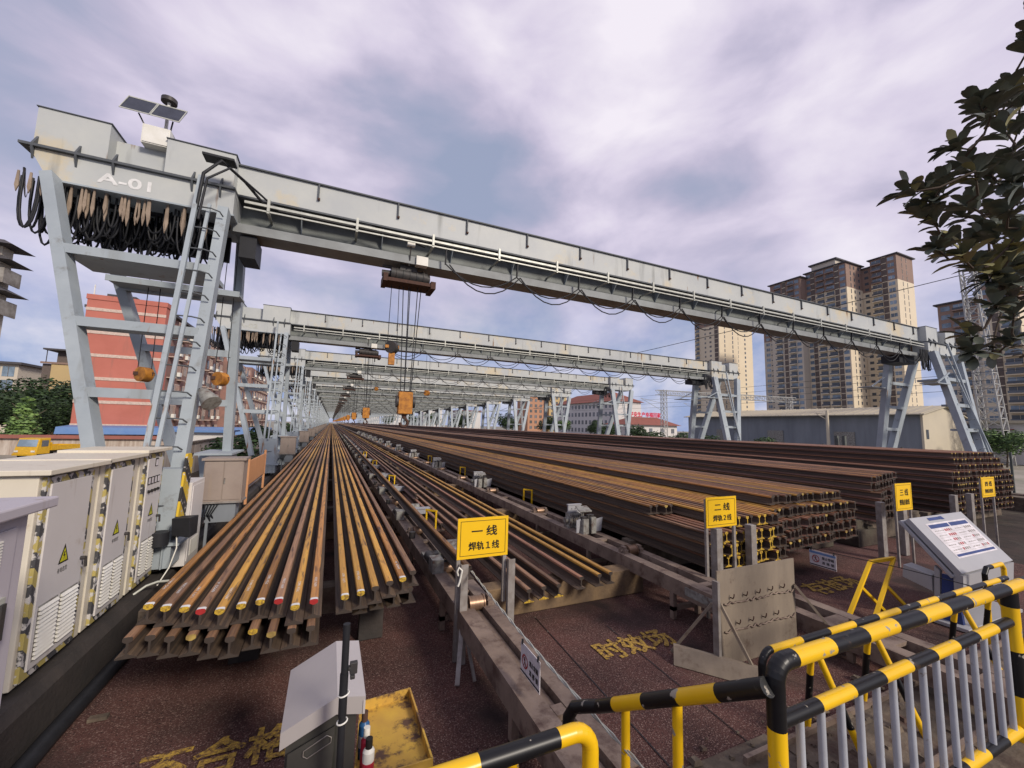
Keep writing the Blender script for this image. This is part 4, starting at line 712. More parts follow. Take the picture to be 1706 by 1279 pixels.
# hanging no-crossing signs
def no_cross(x, y0, y1, zb, zt, label, blue):
    t = empty('no_crossing_sign', (x, (y0+y1)/2, zt), label, 'sign', 'white no crossing signs hung on wires')
    b = B(); b.box(x, x+0.006, y1, y0, zb, zt, 0)
    h = zt-zb; b.quad((x-0.002, y0, zb+h*0.04), (x-0.002, y1, zb+h*0.04), (x-0.002, y1, zb+h*0.10), (x-0.002, y0, zb+h*0.10), 1)
    b.quad((x-0.002, y0, zt-h*0.2), (x-0.002, y1, zt-h*0.2), (x-0.002, y1, zt-h*0.06), (x-0.002, y0, zt-h*0.06), 2)
    cy, cz, r = y0-(y0-y1)*0.24, zb+h*0.47, h*0.23
    b.v, b.f, b.mi, b.sm = b.v, b.f, b.mi, b.sm
    n = 28; vs = []
    for k in range(n): a = 2*math.pi*k/n; vs += [(x-0.003, cy+r*math.sin(a), cz+r*math.cos(a)), (x-0.003, cy+r*0.8*math.sin(a), cz+r*0.8*math.cos(a))]
    b.add(vs, [(2*k, 2*((k+1) % n), 2*((k+1) % n)+1, 2*k+1) for k in range(n)], 3)
    b.quad((x-0.0035, cy+r*0.64, cz+r*0.5), (x-0.0035, cy+r*0.52, cz+r*0.64), (x-0.0035, cy-r*0.64, cz-r*0.5), (x-0.0035, cy-r*0.52, cz-r*0.64), 3)
    # walking figure inside the ring
    b.quad((x-0.0028, cy+r*.12, cz+r*.66), (x-0.0028, cy-r*.1, cz+r*.66), (x-0.0028, cy-r*.1, cz+r*.44), (x-0.0028, cy+r*.12, cz+r*.44), 1)
    b.quad((x-0.0028, cy+r*.16, cz+r*.4), (x-0.0028, cy-r*.12, cz+r*.4), (x-0.0028, cy-r*.1, cz-r*.1), (x-0.0028, cy+r*.12, cz-r*.1), 1)
    b.quad((x-0.0028, cy+r*.12, cz-r*.1), (x-0.0028, cy, cz-r*.1), (x-0.0028, cy+r*.3, cz-r*.7), (x-0.0028, cy+r*.42, cz-r*.64), 1)
    b.quad((x-0.0028, cy+r*.02, cz-r*.1), (x-0.0028, cy-r*.1, cz-r*.1), (x-0.0028, cy-r*.36, cz-r*.66), (x-0.0028, cy-r*.24, cz-r*.7), 1)
    b.build('board', ['paper', 'ink', 'shed_blue' if blue else 'paper', 'end_red'], t)
    b = B(); wd = (y0-y1)*0.44
    letter(b, '禁止穿越', h*0.2, (x-0.003, y0-(y0-y1)*0.7, zb+h*0.6), (0, -1, 0), (0, 0, 1), wd, 0, 0.002); letter(b, '准 移 钢', h*0.2, (x-0.003, y0-(y0-y1)*0.7, zb+h*0.3), (0, -1, 0), (0, 0, 1), wd, 0, 0.002)
    b.build('lettering', 'ink', t)
    b = B(); b.tube([(x, y0-0.03, zt-0.01), (x, y0-0.03, zt+0.03)], 0.01, 6); b.tube([(x, y1+0.03, zt-0.01), (x, y1+0.03, zt+0.03)], 0.01, 6); b.build('hanger', 'cable', t)
    return t
no_cross(1.65, 3.38, 3.03, 0.69, 0.93, 'white no crossing sign with red ring hung on the wire over the first conveyor', False)
no_cross(8.0, 4.67, 4.25, 0.49, 0.75, 'white and blue no crossing sign hanging before the second rail stack', True)
b = B(); rr = random.Random(2)
for off in (0, 0.5):
    pts = []
    for k in range(41):
        t_ = k/40; y = 4.8-t_*3.5; a = t_*60+off*6.28
        pts.append((1.66+0.008*math.cos(a)+0.05*t_, y, 1.06-0.10*t_-0.16*4*t_*(1-t_)*0.4+0.008*math.sin(a)))
    b.tube(pts, 0.006, 6)
b.thing('wire_rope', 'crane_rail', 'twisted wire rope from the first sign post towards the railing', 'wire rope', (1.66, 3, 1))
B().tube([(8.0, 5.2, 0.80), (8.0, 4.45, 0.775), (7.9, 3.4, 0.85), (7.7, 2.5, 0.9)], 0.006, 6).thing('wire_rope', 'cable', 'thin dark wire carrying the white and blue sign', 'wire rope', (8, 4.4, 0.8))

# ================================================================== cabinets on the left
def big_cabinet(y0, y1, d0, d1, z0, z1, label, vent, meters=False, ring=False):
    X = -2.2; t = empty('switch_cabinet', (X-0.4, (y0+y1)/2, z0), label, 'electrical cabinet', 'cream switch cabinets in a row')
    B().box(X-0.75, X-0.03, y0, y1, z0, z1-0.04, 0).build('body', ['cream'], t, 0.008)
    b = B(); b.box(X-0.82, X+0.06, y0-0.05, y1+0.02, z1-0.035, z1+0.01, 0); b.build('roof', ['cream'], t, 0.006)
    fr = B(); fw_ = 0.06
    fr.box(X-0.028, X, d0, d0+fw_, z0+0.03, z1-0.06); fr.box(X-0.028, X, d1-fw_, d1, z0+0.03, z1-0.06); fr.box(X-0.028, X, d0+fw_, d1-fw_, z1-0.06-fw_, z1-0.06); fr.box(X-0.028, X, d0+fw_, d1-fw_, z0+0.03, z0+0.03+fw_)
    fr.build('hazard_border', ['hazard'], t)
    db = B(); db.box(X-0.028, X+0.012, d0+fw_+0.003, d1-fw_-0.003, z0+0.03+fw_+0.003, z1-0.063-fw_, 0); door = db.build('door', ['door_grey'], t, 0.004)
    ym = (d0+d1)/2
    zc = z0+(z1-z0)*0.5
    b = B(); xx = X+0.0145; b.add([(xx, ym-0.085, zc), (xx, ym+0.075, zc), (xx, ym-0.005, zc+0.17)], [(0, 1, 2)], 0); xx += 0.001
    b.add([(xx, ym-0.062, zc+0.014), (xx, ym+0.052, zc+0.014), (xx, ym-0.005, zc+0.135)], [(0, 1, 2)], 1); xx += 0.001
    b.add([(xx, ym-0.01, zc+0.1), (xx, ym-0.022, zc+0.06), (xx, ym-0.002, zc+0.06), (xx, ym-0.01, zc+0.02), (xx, ym+0.012, zc+0.07), (xx, ym-0.004, zc+0.07), (xx, ym+0.006, zc+0.1)], [(0, 1, 2, 3, 4, 5, 6)], 0)
    letter(b, '有电危险', 0.05, (X+0.0145, ym-0.005, zc-0.06), (0, 1, 0), (0, 0, 1), 0.15, 2)
    b.build('warning_label', ['ink', 'warn', 'ink'], door)
    for s_ in (0, 1):
        b = B(); a0 = d0+fw_+0.05+s_*((d1-d0)/2-fw_-0.02); a1 = a0+(d1-d0)/2-fw_-0.07
        b.box(X+0.012, X+0.0135, a0-0.01, a1+0.01, z0+0.15, z0+0.60, 1)
        for k in range(12):
            z = z0+0.165+k*0.036; b.hexa([(X+0.0136, a0, z), (X+0.034, a0, z), (X+0.034, a1, z), (X+0.0136, a1, z), (X+0.0136, a0, z+0.022), (X+0.018, a0, z+0.022), (X+0.018, a1, z+0.022), (X+0.0136, a1, z+0.022)])
        b.build('louvre_vent', ['white_paint', 'machine_grey'], door)
    if meters:
        for k in range(4):
            b = B(); a = d0+fw_+0.03+k*0.105; b.box(X+0.012, X+0.018, a, a+0.085, z0+(z1-z0)*0.74, z0+(z1-z0)*0.74+0.10, 0); b.box(X+0.018, X+0.020, a+0.012, a+0.073, z0+(z1-z0)*0.74+0.012, z0+(z1-z0)*0.74+0.088, 1); b.build('meter', ['ink', 'paper'], door)
            B().tube([(X+0.012, a+0.04, z0+(z1-z0)*0.69), (X+0.035, a+0.04, z0+(z1-z0)*0.69)], 0.02, 12).build('knob', ['ink'], door)
        b = B(); b.box(X+0.012, X+0.018, d0+0.28, d0+0.37, z0+(z1-z0)*0.87, z0+(z1-z0)*0.87+0.11, 0); b.box(X+0.018, X+0.02, d0+0.29, d0+0.36, z0+(z1-z0)*0.875, z0+(z1-z0)*0.87+0.09, 1); b.build('meter', ['ink', 'paper'], door)
    b = B(); hy = d1-fw_-0.03; b.tube([(X+0.01, hy, zc-0.05), (X+0.05, hy, zc-0.05)], 0.018, 10); b.bar((X+0.05, hy, zc-0.04), (X+0.05, hy+0.015, zc-0.14), 0.02, 0.015); b.build('handle', ['machine'], door)
    if ring:
        b = B(); b.tube([(X-0.5+0.035*math.cos(a), y0-0.012, z1-0.42+0.03*math.sin(a)) for a in [k*math.pi/6 for k in range(13)]], 0.008, 6); b.build('lifting_ring', ['machine_grey'], t)
    return t
big_cabinet(4.82, 5.80, 4.86, 5.64, 0.56, 2.32, 'nearest cream switch cabinet with worn hazard border and yellow warning triangle', True, ring=True)
big_cabinet(5.84, 6.78, 5.93, 6.58, 0.56, 2.33, 'middle cream switch cabinet of the three, with hazard border and louvres', True)
big_cabinet(6.83, 7.62, 6.92, 7.54, 0.56, 2.36, 'cream switch cabinet with four meters on its door, nearest the crane leg', True, meters=True)
# cropped near cabinet
X = -1.5; t = empty('control_cabinet', (X-0.4, 2.6, 0.3), 'pale lilac control cabinet cut off by the left edge of the photo', 'electrical cabinet')
B().box(X-0.9, X, 1.7, 3.2, 0.3, 2.27).build('body', ['lilac_grey'], t, 0.01); B().box(X-1.0, X+0.08, 1.6, 3.28, 2.27, 2.33).build('roof', ['lilac_grey'], t, 0.01)
b = B(); b.box(X, X+0.012, 1.9, 3.1, 0.4, 2.2); d_ = b.build('door', ['lilac_grey'], t, 0.004)
b = B(); b.box(X+0.012, X+0.028, 3.0, 3.05, 1.62, 1.86, 0); b.box(X+0.028, X+0.04, 3.008, 3.042, 1.65, 1.83, 1); b.build('handle', ['crane_rail', 'machine'], d_)
b = B()
for k in range(14):
    z = 1.95+k*0.015; b.box(X+0.012, X+0.02, 2.82, 2.99, z, z+0.009)
b.build('louvre_vent', ['white_paint'], d_)
# slim cabinet, siren and loudspeaker by the first crane foot
t = empty('slim_cabinet', (-2.0, 8.4, 0.5), 'slim pale grey cabinet behind the black loudspeaker at the crane foot', 'electrical cabinet')
B().box(-2.4, -1.95, 8.05, 8.75, 0.5, 1.78).build('body', ['door_grey'], t, 0.008); b = B(); b.box(-1.95, -1.94, 8.1, 8.7, 0.56, 1.72); d_ = b.build('door', ['door_grey'], t)
b = B()
for k in range(10): b.box(-1.94, -1.932, 8.2, 8.6, 0.62+k*0.025, 0.635+k*0.025)
b.build('louvre_vent', ['white_paint'], d_)
t = empty('loudspeaker', (-1.98, 7.45, 1.0), 'black loudspeaker box on a bracket at the nearest crane foot', 'loudspeaker')
b = B(); b.hexa([(-1.98, 7.42, 1.12), (-1.74, 7.30, 1.10), (-1.70, 7.5, 1.12), (-1.92, 7.6, 1.12), (-2.0, 7.42, 1.36), (-1.76, 7.30, 1.38), (-1.70, 7.5, 1.38), (-1.92, 7.6, 1.36)]); b.build('case', ['cable'], t, 0.008)
B().bar((-1.95, 7.55, 1.1), (-2.05, 7.75, 1.0), 0.05, 0.05).build('bracket', ['machine'], t)
b = B(); b.tube([(-2.14, 7.48, 0.985), (-2.14, 7.48, 1.13), (-2.14, 7.48, 1.17)], 0.12, 16); b.v = [(x, y, z) for x, y, z in b.v]
b.thing('alarm_beacon', 'cable', 'rounded black alarm on the ledge of the nearest crane foot', 'alarm', (-2.14, 7.48, 1.0), None, 0.01)
B().tube([(-1.93, 7.45, 1.15), (-1.9, 7.4, 0.95), (-1.95, 7.35, 0.7), (-2.02, 7.2, 0.52)], 0.009, 6).thing('signal_cable', 'white_paint', 'thin white cable hanging from the black loudspeaker', 'cable', (-1.93, 7.4, 0.9))
b = B(); b.box(-2.02, -1.98, 13.3, 16.3, 1.0, 1.66, 0)
t = empty('barrier_panel', (-2.0, 14.8, 0.5), 'peach orange barrier panel beyond the tan crane cabinet', 'barrier')
b.build('panel', ['orange_board'], t)
for y in (13.25, 16.3): B().box(-2.03, -1.97, y, y+0.07, 0.5, 1.78).build('post', ['orange_board'], t)

# ================================================================== console, tray, cans
t = empty('control_console', (0.07, 3.0, 0), 'grey control console with sloping lid and black pole in the foreground', 'console')
zL, zR = 0.985, 1.205
def lidpt(u, v, dz=0): # u across 0..1..1.5 , v along
    near = [(-0.15, 2.86, zL), (0.14, 2.71, zR), (0.29, 2.64, zR+0.01)]; far_ = [(-0.15, 3.52, zL), (0.14, 3.37, zR), (0.29, 3.30, zR+0.01)]
    a, c = Vector(near[u]), Vector(far_[u]); p = a.lerp(c, v); return (p.x, p.y, p.z+dz)
b = B()
for u in (0, 1):
    b.hexa([lidpt(u, 0, -0.02), lidpt(u+1, 0, -0.02), lidpt(u+1, 1, -0.02), lidpt(u, 1, -0.02), lidpt(u, 0), lidpt(u+1, 0), lidpt(u+1, 1), lidpt(u, 1)])
    p, q = lidpt(u, 0, -0.02), lidpt(u+1, 0, -0.02); b.hexa([(p[0], p[1], p[2]-0.075), (q[0], q[1], q[2]-0.075), (q[0], q[1]+0.01, q[2]-0.075), (p[0], p[1]+0.01, p[2]-0.075), p, q, (q[0], q[1]+0.01, q[2]), (p[0], p[1]+0.01, p[2])])
p, q = lidpt(2, 0), lidpt(2, 1); b.hexa([(p[0]-0.012, p[1], p[2]-0.09), (p[0], p[1], p[2]-0.09), (q[0], q[1], q[2]-0.09), (q[0]-0.012, q[1], q[2]-0.09), (p[0]-0.012, p[1], p[2]-0.02), (p[0], p[1], p[2]-0.02), (q[0], q[1], q[2]-0.02), (q[0]-0.012, q[1], q[2]-0.02)])
b.build('lid', ['console'], t)
b = B(); b.hexa([(-0.12, 2.90, 0.0), (0.25, 2.70, 0.0), (0.25, 3.27, 0.0), (-0.12, 3.46, 0.0), (-0.12, 2.90, 0.93), (0.25, 2.70, 1.17), (0.25, 3.27, 1.17), (-0.12, 3.46, 0.93)]); b.build('body', ['console_dark'], t)
b = B(); b.hexa([(-0.105, 2.86, 0.1), (0.135, 2.74, 0.1), (0.14, 2.75, 0.1), (-0.10, 2.87, 0.1), (-0.105, 2.86, 0.86), (0.135, 2.74, 1.03), (0.14, 2.75, 1.03), (-0.10, 2.87, 0.86)]); d_ = b.build('door', ['console_dark'], t)
b = B(); sl = []
for k in range(13):
    a = math.pi*k/12; sl.append((0.5+0.5*0, a))
P0 = Vector((-0.01, 2.805, 0.87)); P1 = Vector((0.11, 2.745, 0.965)); dd = (P1-P0); nn_ = Vector((0, 0, 1)).cross(dd).cross(dd).normalized()*-0.022
loop = [P0+nn_, P1+nn_, P1+dd*0.1, P1-nn_, P0-nn_, P0-dd*0.1, P0+nn_]
b.tube([tuple(v) for v in loop], 0.003, 6); b.build('handle_recess', ['post'], d_)
t = empty('black_pole', (0.17, 2.58, 0), 'black telescopic pole tied with white ties to the grey console', 'pole')
B().tube([(0.178, 2.56, 0.0), (0.165, 2.55, 1.0), (0.155, 2.54, 1.68)], 0.019, 14).tube([(0.1615, 2.545, 1.2), (0.158, 2.542, 1.42)], 0.022, 14).build('shaft', ['cable'], t)
b = B(); b.box(0.185, 0.225, 2.53, 2.56, 1.41, 1.47); b.box(0.175, 0.19, 2.53, 2.56, 1.43, 1.45); b.box(0.19, 0.215, 2.535, 2.565, 1.38, 1.40); b.build('clamp', ['machine'], t, 0.004)
for z in (1.31, 1.17): B().tube([(0.163+0.026*math.cos(a), 2.546+0.026*math.sin(a), z+0.006*math.cos(a*1)) for a in [k*math.pi/8 for k in range(17)]], 0.0045, 6).build('tie', ['white_paint'], t)
t = empty('drip_tray', (0.48, 2.95, 0), 'rusty yellow metal tray beside the grey console', 'tray')
c4 = [(0.25, 2.60), (0.69, 2.60), (0.68, 3.31), (0.33, 3.28)]
b = B(); b.hexa([(x, y, 0.72) for x, y in c4]+[(x, y, 0.735) for x, y in c4]); b.build('floor', ['tray'], t)
b = B()
for i in range(4):
    p, q = c4[i], c4[(i+1) % 4]; b.bar((p[0], p[1], 0.765), (q[0], q[1], 0.765), 0.012, 0.07)
b.build('rim', ['tray'], t)
for (x, y) in ((0.3, 2.66), (0.64, 2.66), (0.62, 3.24), (0.37, 3.22)): B().box(x-0.02, x+0.02, y-0.02, y+0.02, 0, 0.72).build('leg', ['post'], t)
def can(x, y, z, r, h, body, capm, label):
    t = empty('spray_can', (x, y, z), label, 'spray can', 'spray cans in the yellow tray')
    B().tube([(x, y, z), (x, y, z+h*0.72)], r, 18).tube([(x, y, z+h*0.72), (x, y, z+h*0.76), (x, y, z+h*0.79)], r, 18, r2=r*0.62).build('body', [body], t)
    B().tube([(x, y, z+h*0.79), (x, y, z+h)], r*0.6, 14).build('cap', [capm], t)
    B().tube([(x, y, z+h*0.25), (x, y, z+h*0.5)], r*1.02, 18).build('label_band', ['can_red' if body != 'can_blue' else 'paper'], t)
can(0.315, 2.86, 0.735, 0.032, 0.26, 'can_blue', 'rust', 'blue spray can, farthest of three in the tray edge')
can(0.318, 2.73, 0.735, 0.031, 0.25, 'can_red', 'white_paint', 'red spray can with white cap between the two others')
can(0.325, 2.65, 0.735, 0.033, 0.24, 'white_paint', 'ink', 'white spray can with black cap, nearest in the tray')

# ================================================================== yellow and black guard rails
def striped(b, pts, r, seg, start=0, n=16):
    """tube whose paint alternates yellow / black every seg metres"""
    P = [Vector(p) for p in pts]; L = [0]
    for i in range(1, len(P)): L.append(L[-1]+(P[i]-P[i-1]).length)
    tot = L[-1]; cuts = sorted(set([round(x, 5) for x in L]+[round(seg*k, 5) for k in range(1, int(tot/seg)+1)]))
    def at(s):
        for i in range(1, len(L)):
            if s <= L[i]+1e-6:
                t_ = (s-L[i-1])/max(1e-9, L[i]-L[i-1]); return P[i-1].lerp(P[i], t_)
        return P[-1]
    q = [at(s) for s in cuts]; rings = []; up = None; m_ = len(q)
    for i in range(m_):
        d = (q[min(i+1, m_-1)]-q[max(i-1, 0)]).normalized()
        if up is None: up = Vector((0, 0, 1)) if abs(d.z) < 0.9 else Vector((0, 1, 0))
        a = d.cross(up); a.normalize(); c_ = a.cross(d); up = c_
        rings.append([q[i]+(a*math.cos(2*math.pi*k/n)+c_*math.sin(2*math.pi*k/n))*r for k in range(n)])
    for i in range(m_-1):
        mi = (int((cuts[i]+cuts[i+1])/2/seg)+start) % 2
        b.add(rings[i]+rings[i+1], [(k, (k+1) % n, n+(k+1) % n, n+k) for k in range(n)], mi, True)
    b.add(rings[0], [tuple(range(n))], start); b.add(rings[-1], [tuple(range(n))], mi)
def elbow(c, r, a0, a1, ux, uz, n=6): return [tuple(Vector(c)+Vector(ux)*(r*math.cos(a0+(a1-a0)*k/n))+Vector(uz)*(r*math.sin(a0+(a1-a0)*k/n))) for k in range(n+1)]
YB = ['pipe_yellow', 'pipe_black']; UX, UZ = (1, 0, 0), (0, 0, 1)
GR = 'yellow and black guard rails'
t = empty('guard_rail', (2.9, 1.2, 0.9), 'large yellow and black guard rail with grey vertical bars at lower right', 'guard rail', GR)
b = B(); striped(b, [(1.78, 1.2, 0.9), (1.78, 1.2, 1.58)], 0.037, 0.68, 0); striped(b, [(1.78, 1.2, 1.58), (1.78, 1.2, 1.76)]+elbow((1.85, 1.2, 1.76), 0.07, math.pi, math.pi/2, UX, UZ)+[(1.9, 1.2, 1.83)], 0.037, 5, 1)
b.build('post', YB, t)
b = B(); striped(b, [(1.9, 1.2, 1.83), (4.12, 1.19, 1.83), (5.2, 1.2, 1.83)], 0.036, 0.27, 0); b.build('top_rail', YB, t)
b = B(); striped(b, [(1.8, 1.2, 1.60), (4.1, 1.2, 1.62)], 0.029, 0.26, 1); b.build('middle_rail', YB, t)
b = B(); striped(b, [(1.8, 1.2, 0.97), (4.1, 1.2, 0.97)], 0.03, 0.26, 0); b.build('bottom_rail', YB, t)
b = B(); striped(b, [(4.15, 1.2, 0.9), (4.15, 1.2, 1.8)], 0.042, 0.27, 0); b.build('post', YB, t)
for i in range(15):
    x = 1.93+i*0.15; B().tube([(x, 1.2, 0.98), (x, 1.2, 1.6)], 0.0165, 12).build('bar', ['bar_white'], t)
t = empty('guard_rail', (0.6, 1.6, 0.0), 'thick yellow and black guard rail cropped at the bottom centre of the photo', 'guard rail', GR)
b = B(); striped(b, [(-0.8, 1.64, 1.47), (0.38, 1.63, 1.47)], 0.037, 0.6, 0); striped(b, [(0.38, 1.63, 1.47), (0.62, 1.63, 1.47)], 0.037, 3, 0); striped(b, [(0.62, 1.63, 1.47), (0.98, 1.63, 1.47)], 0.037, 3, 1); b.build('top_rail', YB, t)
b = B(); striped(b, [(0.98, 1.63, 1.47), (1.06, 1.63, 1.47)]+elbow((1.06, 1.63, 1.38), 0.09, math.pi/2, 0, UX, UZ)+[(1.15, 1.63, 1.2), (1.15, 1.63, 0)], 0.037, 5, 0); b.build('post', YB, t)
b = B(); striped(b, [(-0.8, 1.64, 1.2), (1.12, 1.63, 1.2)], 0.04, 0.3, 0); b.build('middle_rail', YB, t)
for i in range(6): B().tube([(0.3+i*0.15, 1.63, 0.3), (0.3+i*0.15, 1.63, 1.2)], 0.021, 12).build('bar', ['bar_white'], t)
t = empty('guard_rail', (1.7, 1.8, 0.0), 'slimmer yellow and black handrail sloping between the two thick guard rails', 'guard rail', GR)
b = B(); striped(b, [(1.73, 1.2, 1.75), (1.72, 1.55, 1.52), (1.65, 2.25, 1.07), (1.62, 2.33, 1.03)], 0.038, 0.27, 1); striped(b, [(1.62, 2.33, 1.03), (1.58, 2.42, 0.98), (1.56, 2.46, 0.9), (1.56, 2.47, 0.75)], 0.038, 3, 1); b.build('top_rail', YB, t)
for (x, y, z) in ((1.71, 2.07, 1.15), (1.74, 1.7, 1.40)): B().tube([(x, y, 0), (x, y, z)], 0.026, 14).build('post', ['pipe_yellow'], t)
t = empty('roller_conveyor', (6.4, 3, 0), 'end of a brown steel conveyor frame passing under the trench barriers', 'conveyor', 'roller conveyors between the rail rows')
for xa, xb in ((6.05, 6.24), (6.53, 6.72)):
    b = B(); b.prism([(xa, 0.14), (xb, 0.14), (xb, 0.16), (xa+0.02, 0.16), (xa+0.02, 0.338), (xb, 0.338), (xb, 0.35), (xa, 0.35)], 'y', 1.75, 4.5); b.build('side_beam', 'steel_brown', t)
for ya, yb in ((1.8, 2.1), (2.75, 3.05), (3.35, 3.5), (4.2, 4.4)): B().box(6.24, 6.53, ya, yb, 0.30, 0.345).build('cross_plate', 'steel_brown', t)
for y in (1.85, 3.1, 4.35): B().box(6.07, 6.14, y, y+0.07, 0, 0.14).build('trestle_leg', 'steel_brown', t); B().box(6.63, 6.70, y, y+0.07, 0, 0.14).build('trestle_leg', 'steel_brown', t)
rb = B(); rq = random.Random(8)
for _ in range(90):
    x, y = rq.uniform(3.0, 5.9), rq.uniform(1.5, 2.9); s_ = rq.uniform(0.012, 0.05); z = 0.012 if y > 1.9 else 0.0
    rb.hexa([(x-s_, y-s_*rq.uniform(.5, 1), z), (x+s_*rq.uniform(.6, 1), y-s_, z), (x+s_, y+s_*rq.uniform(.5, 1), z), (x-s_*rq.uniform(.5, 1), y+s_, z), (x-s_*.6, y-s_*.5, z+s_*.7), (x+s_*.5, y-s_*.6, z+s_*.8), (x+s_*.5, y+s_*.6, z+s_*.6), (x-s_*.6, y+s_*.4, z+s_*.8)])
rb.thing('rubble', 'concrete', 'scattered grey rubble on the ground behind the lower right guard rail', 'rubble', (4, 2.2, 0), None, kind='stuff')
# low barrier along the trench edges, on splayed legs
t = empty('trench_barrier', (6, 2.47, 0), 'low yellow and black barrier on splayed legs standing over the trench', 'barrier')
xa, y, z = 3.5, 2.47, 0.93
b = B(); striped(b, [(xa, y, z-0.22)]+elbow((xa+0.12, y, z-0.12), 0.12, math.pi, math.pi/2, UX, UZ), 0.031, 3, 1); striped(b, [(xa+0.12, y, z), (8.5, y, z)], 0.031, 0.42, 0); b.build('top_rail', YB, t)
b = B(); striped(b, [(3.8, y+0.05, z-0.05), (8.4, y+0.05, z-0.05)], 0.022, 0.5, 1); b.build('second_rail', YB, t)
x = 4.2
while x < 8.6:
    if not 5.98 < x < 6.85:
        for (xf, yf2) in ((x+0.1, 2.12), (x+0.12, 2.62)):
            b = B(); striped(b, [(xf, yf2, 0.01), (x, y, z-0.03)], 0.028, 0.29, 0); b.build('leg', YB, t)
    x += 0.95
t = empty('end_barrier', (8.6, 2.6, 0), 'short yellow inverted-U barrier at the right edge beyond the guard rail', 'barrier')
b = B(); striped(b, [(8.35, 2.62, 0), (8.35, 2.62, 0.95), (8.42, 2.62, 1.02), (8.9, 2.62, 1.02), (8.97, 2.62, 0.95), (8.97, 2.62, 0)], 0.03, 0.6, 0); b.build('frame', YB, t)
# shield plate
t = empty('shield_plate', (5.1, 3.65, 0), 'stained beige steel shield plate propped on braces below the second sign', 'shield plate')
b = B(); b.box(4.40, 5.88, 3.64, 3.66, 0.0, 1.11); pl = b.build('plate', ['plate'], t)
for z in (0.72, 0.40):
    b = B()
    for k in range(12):
        x = 4.5+k*0.112; b.tube([(x, 3.63, z+0.012*math.sin(k*1.7)), (x+0.056, 3.625, z-0.018+0.01*math.sin(k)), (x+0.112, 3.63, z+0.012*math.sin((k+1)*1.7))], 0.010, 6)
    b.build('chain', ['steel_brown'], pl)
for i in range(9):
    x = 4.62+(i % 5)*0.24+(0.1 if i > 4 else 0); z = 0.76 if i < 5 else 0.45
    B().tube([(x, 3.64, z+0.02), (x, 3.60, z+0.02), (x, 3.585, z+0.05), (x+0.01, 3.59, z+0.075)], 0.007, 6).build('hook', ['rust'], pl)
b = B(); b.box(4.36, 4.40, 3.6, 3.68, 0, 1.0); b.build('frame_post', ['post'], t)
b = B(); b.bar((4.42, 3.62, 0.74), (4.62, 3.30, 0.02), 0.045, 0.03); b.build('brace', ['plate'], t); b = B(); b.bar((4.38, 3.7, 0.72), (4.12, 4.1, 0.03), 0.045, 0.03); b.build('brace', ['plate'], t)
b = B(); b.bar((5.84, 3.62, 0.78), (6.25, 3.2, 0.02), 0.05, 0.03); b.build('brace', ['plate'], t)
b = B(); b.hexa([(3.95, 3.9, 0.0), (4.55, 3.15, 0.0), (4.6, 3.2, 0.0), (4.0, 3.95, 0.0), (4.05, 4.0, 0.16), (4.62, 3.22, 0.16), (4.66, 3.26, 0.16), (4.09, 4.04, 0.16)]); b.build('foot', ['plate'], t)
# information desk
t = empty('information_desk', (9.6, 3.1, 0), 'grey sloping information desk with white printed board and blue column', 'information desk')
xa, xb = 8.68, 10.5; yn, yf_ = 2.95, 3.52; zn, zf = 0.80, 1.48
def dp(u, v, off=0.0):
    n_ = Vector((0, -(zf-zn), yf_-yn)).normalized(); p = Vector((xa+(xb-xa)*u, yn+(yf_-yn)*v, zn+(zf-zn)*v))+n_*off; return tuple(p)
b = B(); b.hexa([dp(0, 0, -0.09), dp(1, 0, -0.09), dp(1, 1, -0.09), dp(0, 1, -0.09), dp(0, 0), dp(1, 0), dp(1, 1), dp(0, 1)]); b.hexa([dp(-0.012, 0, -0.16), dp(0.988, 0, -0.16), dp(0.988, 1.03, -0.16), dp(-0.012, 1.03, -0.16), dp(-0.012, 0, -0.11), dp(0.988, 0, -0.11), dp(0.988, 1.03, -0.11), dp(-0.012, 1.03, -0.11)])
b.build('desk_top', ['lect'], t, 0.008)
b = B(); b.hexa([(xa+0.02, yn+0.03, 0.25), (xb-0.02, yn+0.03, 0.25), (xb-0.02, yn+0.12, 0.25), (xa+0.02, yn+0.12, 0.25), (xa+0.0, yn-0.005, zn-0.03), (xb, yn-0.005, zn-0.03), (xb, yn+0.10, zn-0.03), (xa, yn+0.10, zn-0.03)]); b.build('front_panel', ['lect'], t)
b = B(); b.prism([(yn+0.05, 0.05), (yn+0.3, 0.05), (yn+0.24, zn-0.08), (yn+0.1, zn-0.08)], 'x', xa+0.04, xa+0.10, 0); b.build('side_column', ['blue'], t)
b = B(); b.prism([(yn+0.3, 0.05), (yn+0.36, 0.05), (yn+0.32, zn+0.02), (yn+0.26, zn-0.04)], 'x', xa+0.03, xa+0.11, 0); b.build('side_trim', ['lect'], t)
b = B(); b.prism([(yn+0.36, 0.42), (yn+0.72, 0.52), (yn+0.70, 0.72), (yn+0.36, 0.66)], 'x', xa+0.03, xa+0.30, 0); b.build('side_shelf', ['lect'], t, 0.005)
b = B(); b.box(xa-0.1, xb, yn-0.05, yn+0.7, 0.0, 0.05); b.build('base_plate', ['lect'], t, 0.006)
b = B()
def dq(u0, u1, v0, v1, mi, off=0.004): b.quad(dp(u0, v0, off), dp(u1, v0, off), dp(u1, v1, off), dp(u0, v1, off), mi)
dq(0.16, 0.93, 0.22, 0.86, 0, 0.003); dq(0.18, 0.91, 0.245, 0.285, 1); dq(0.18, 0.535, 0.76, 0.83, 1); dq(0.555, 0.91, 0.76, 0.83, 1)
rr = random.Random(4)
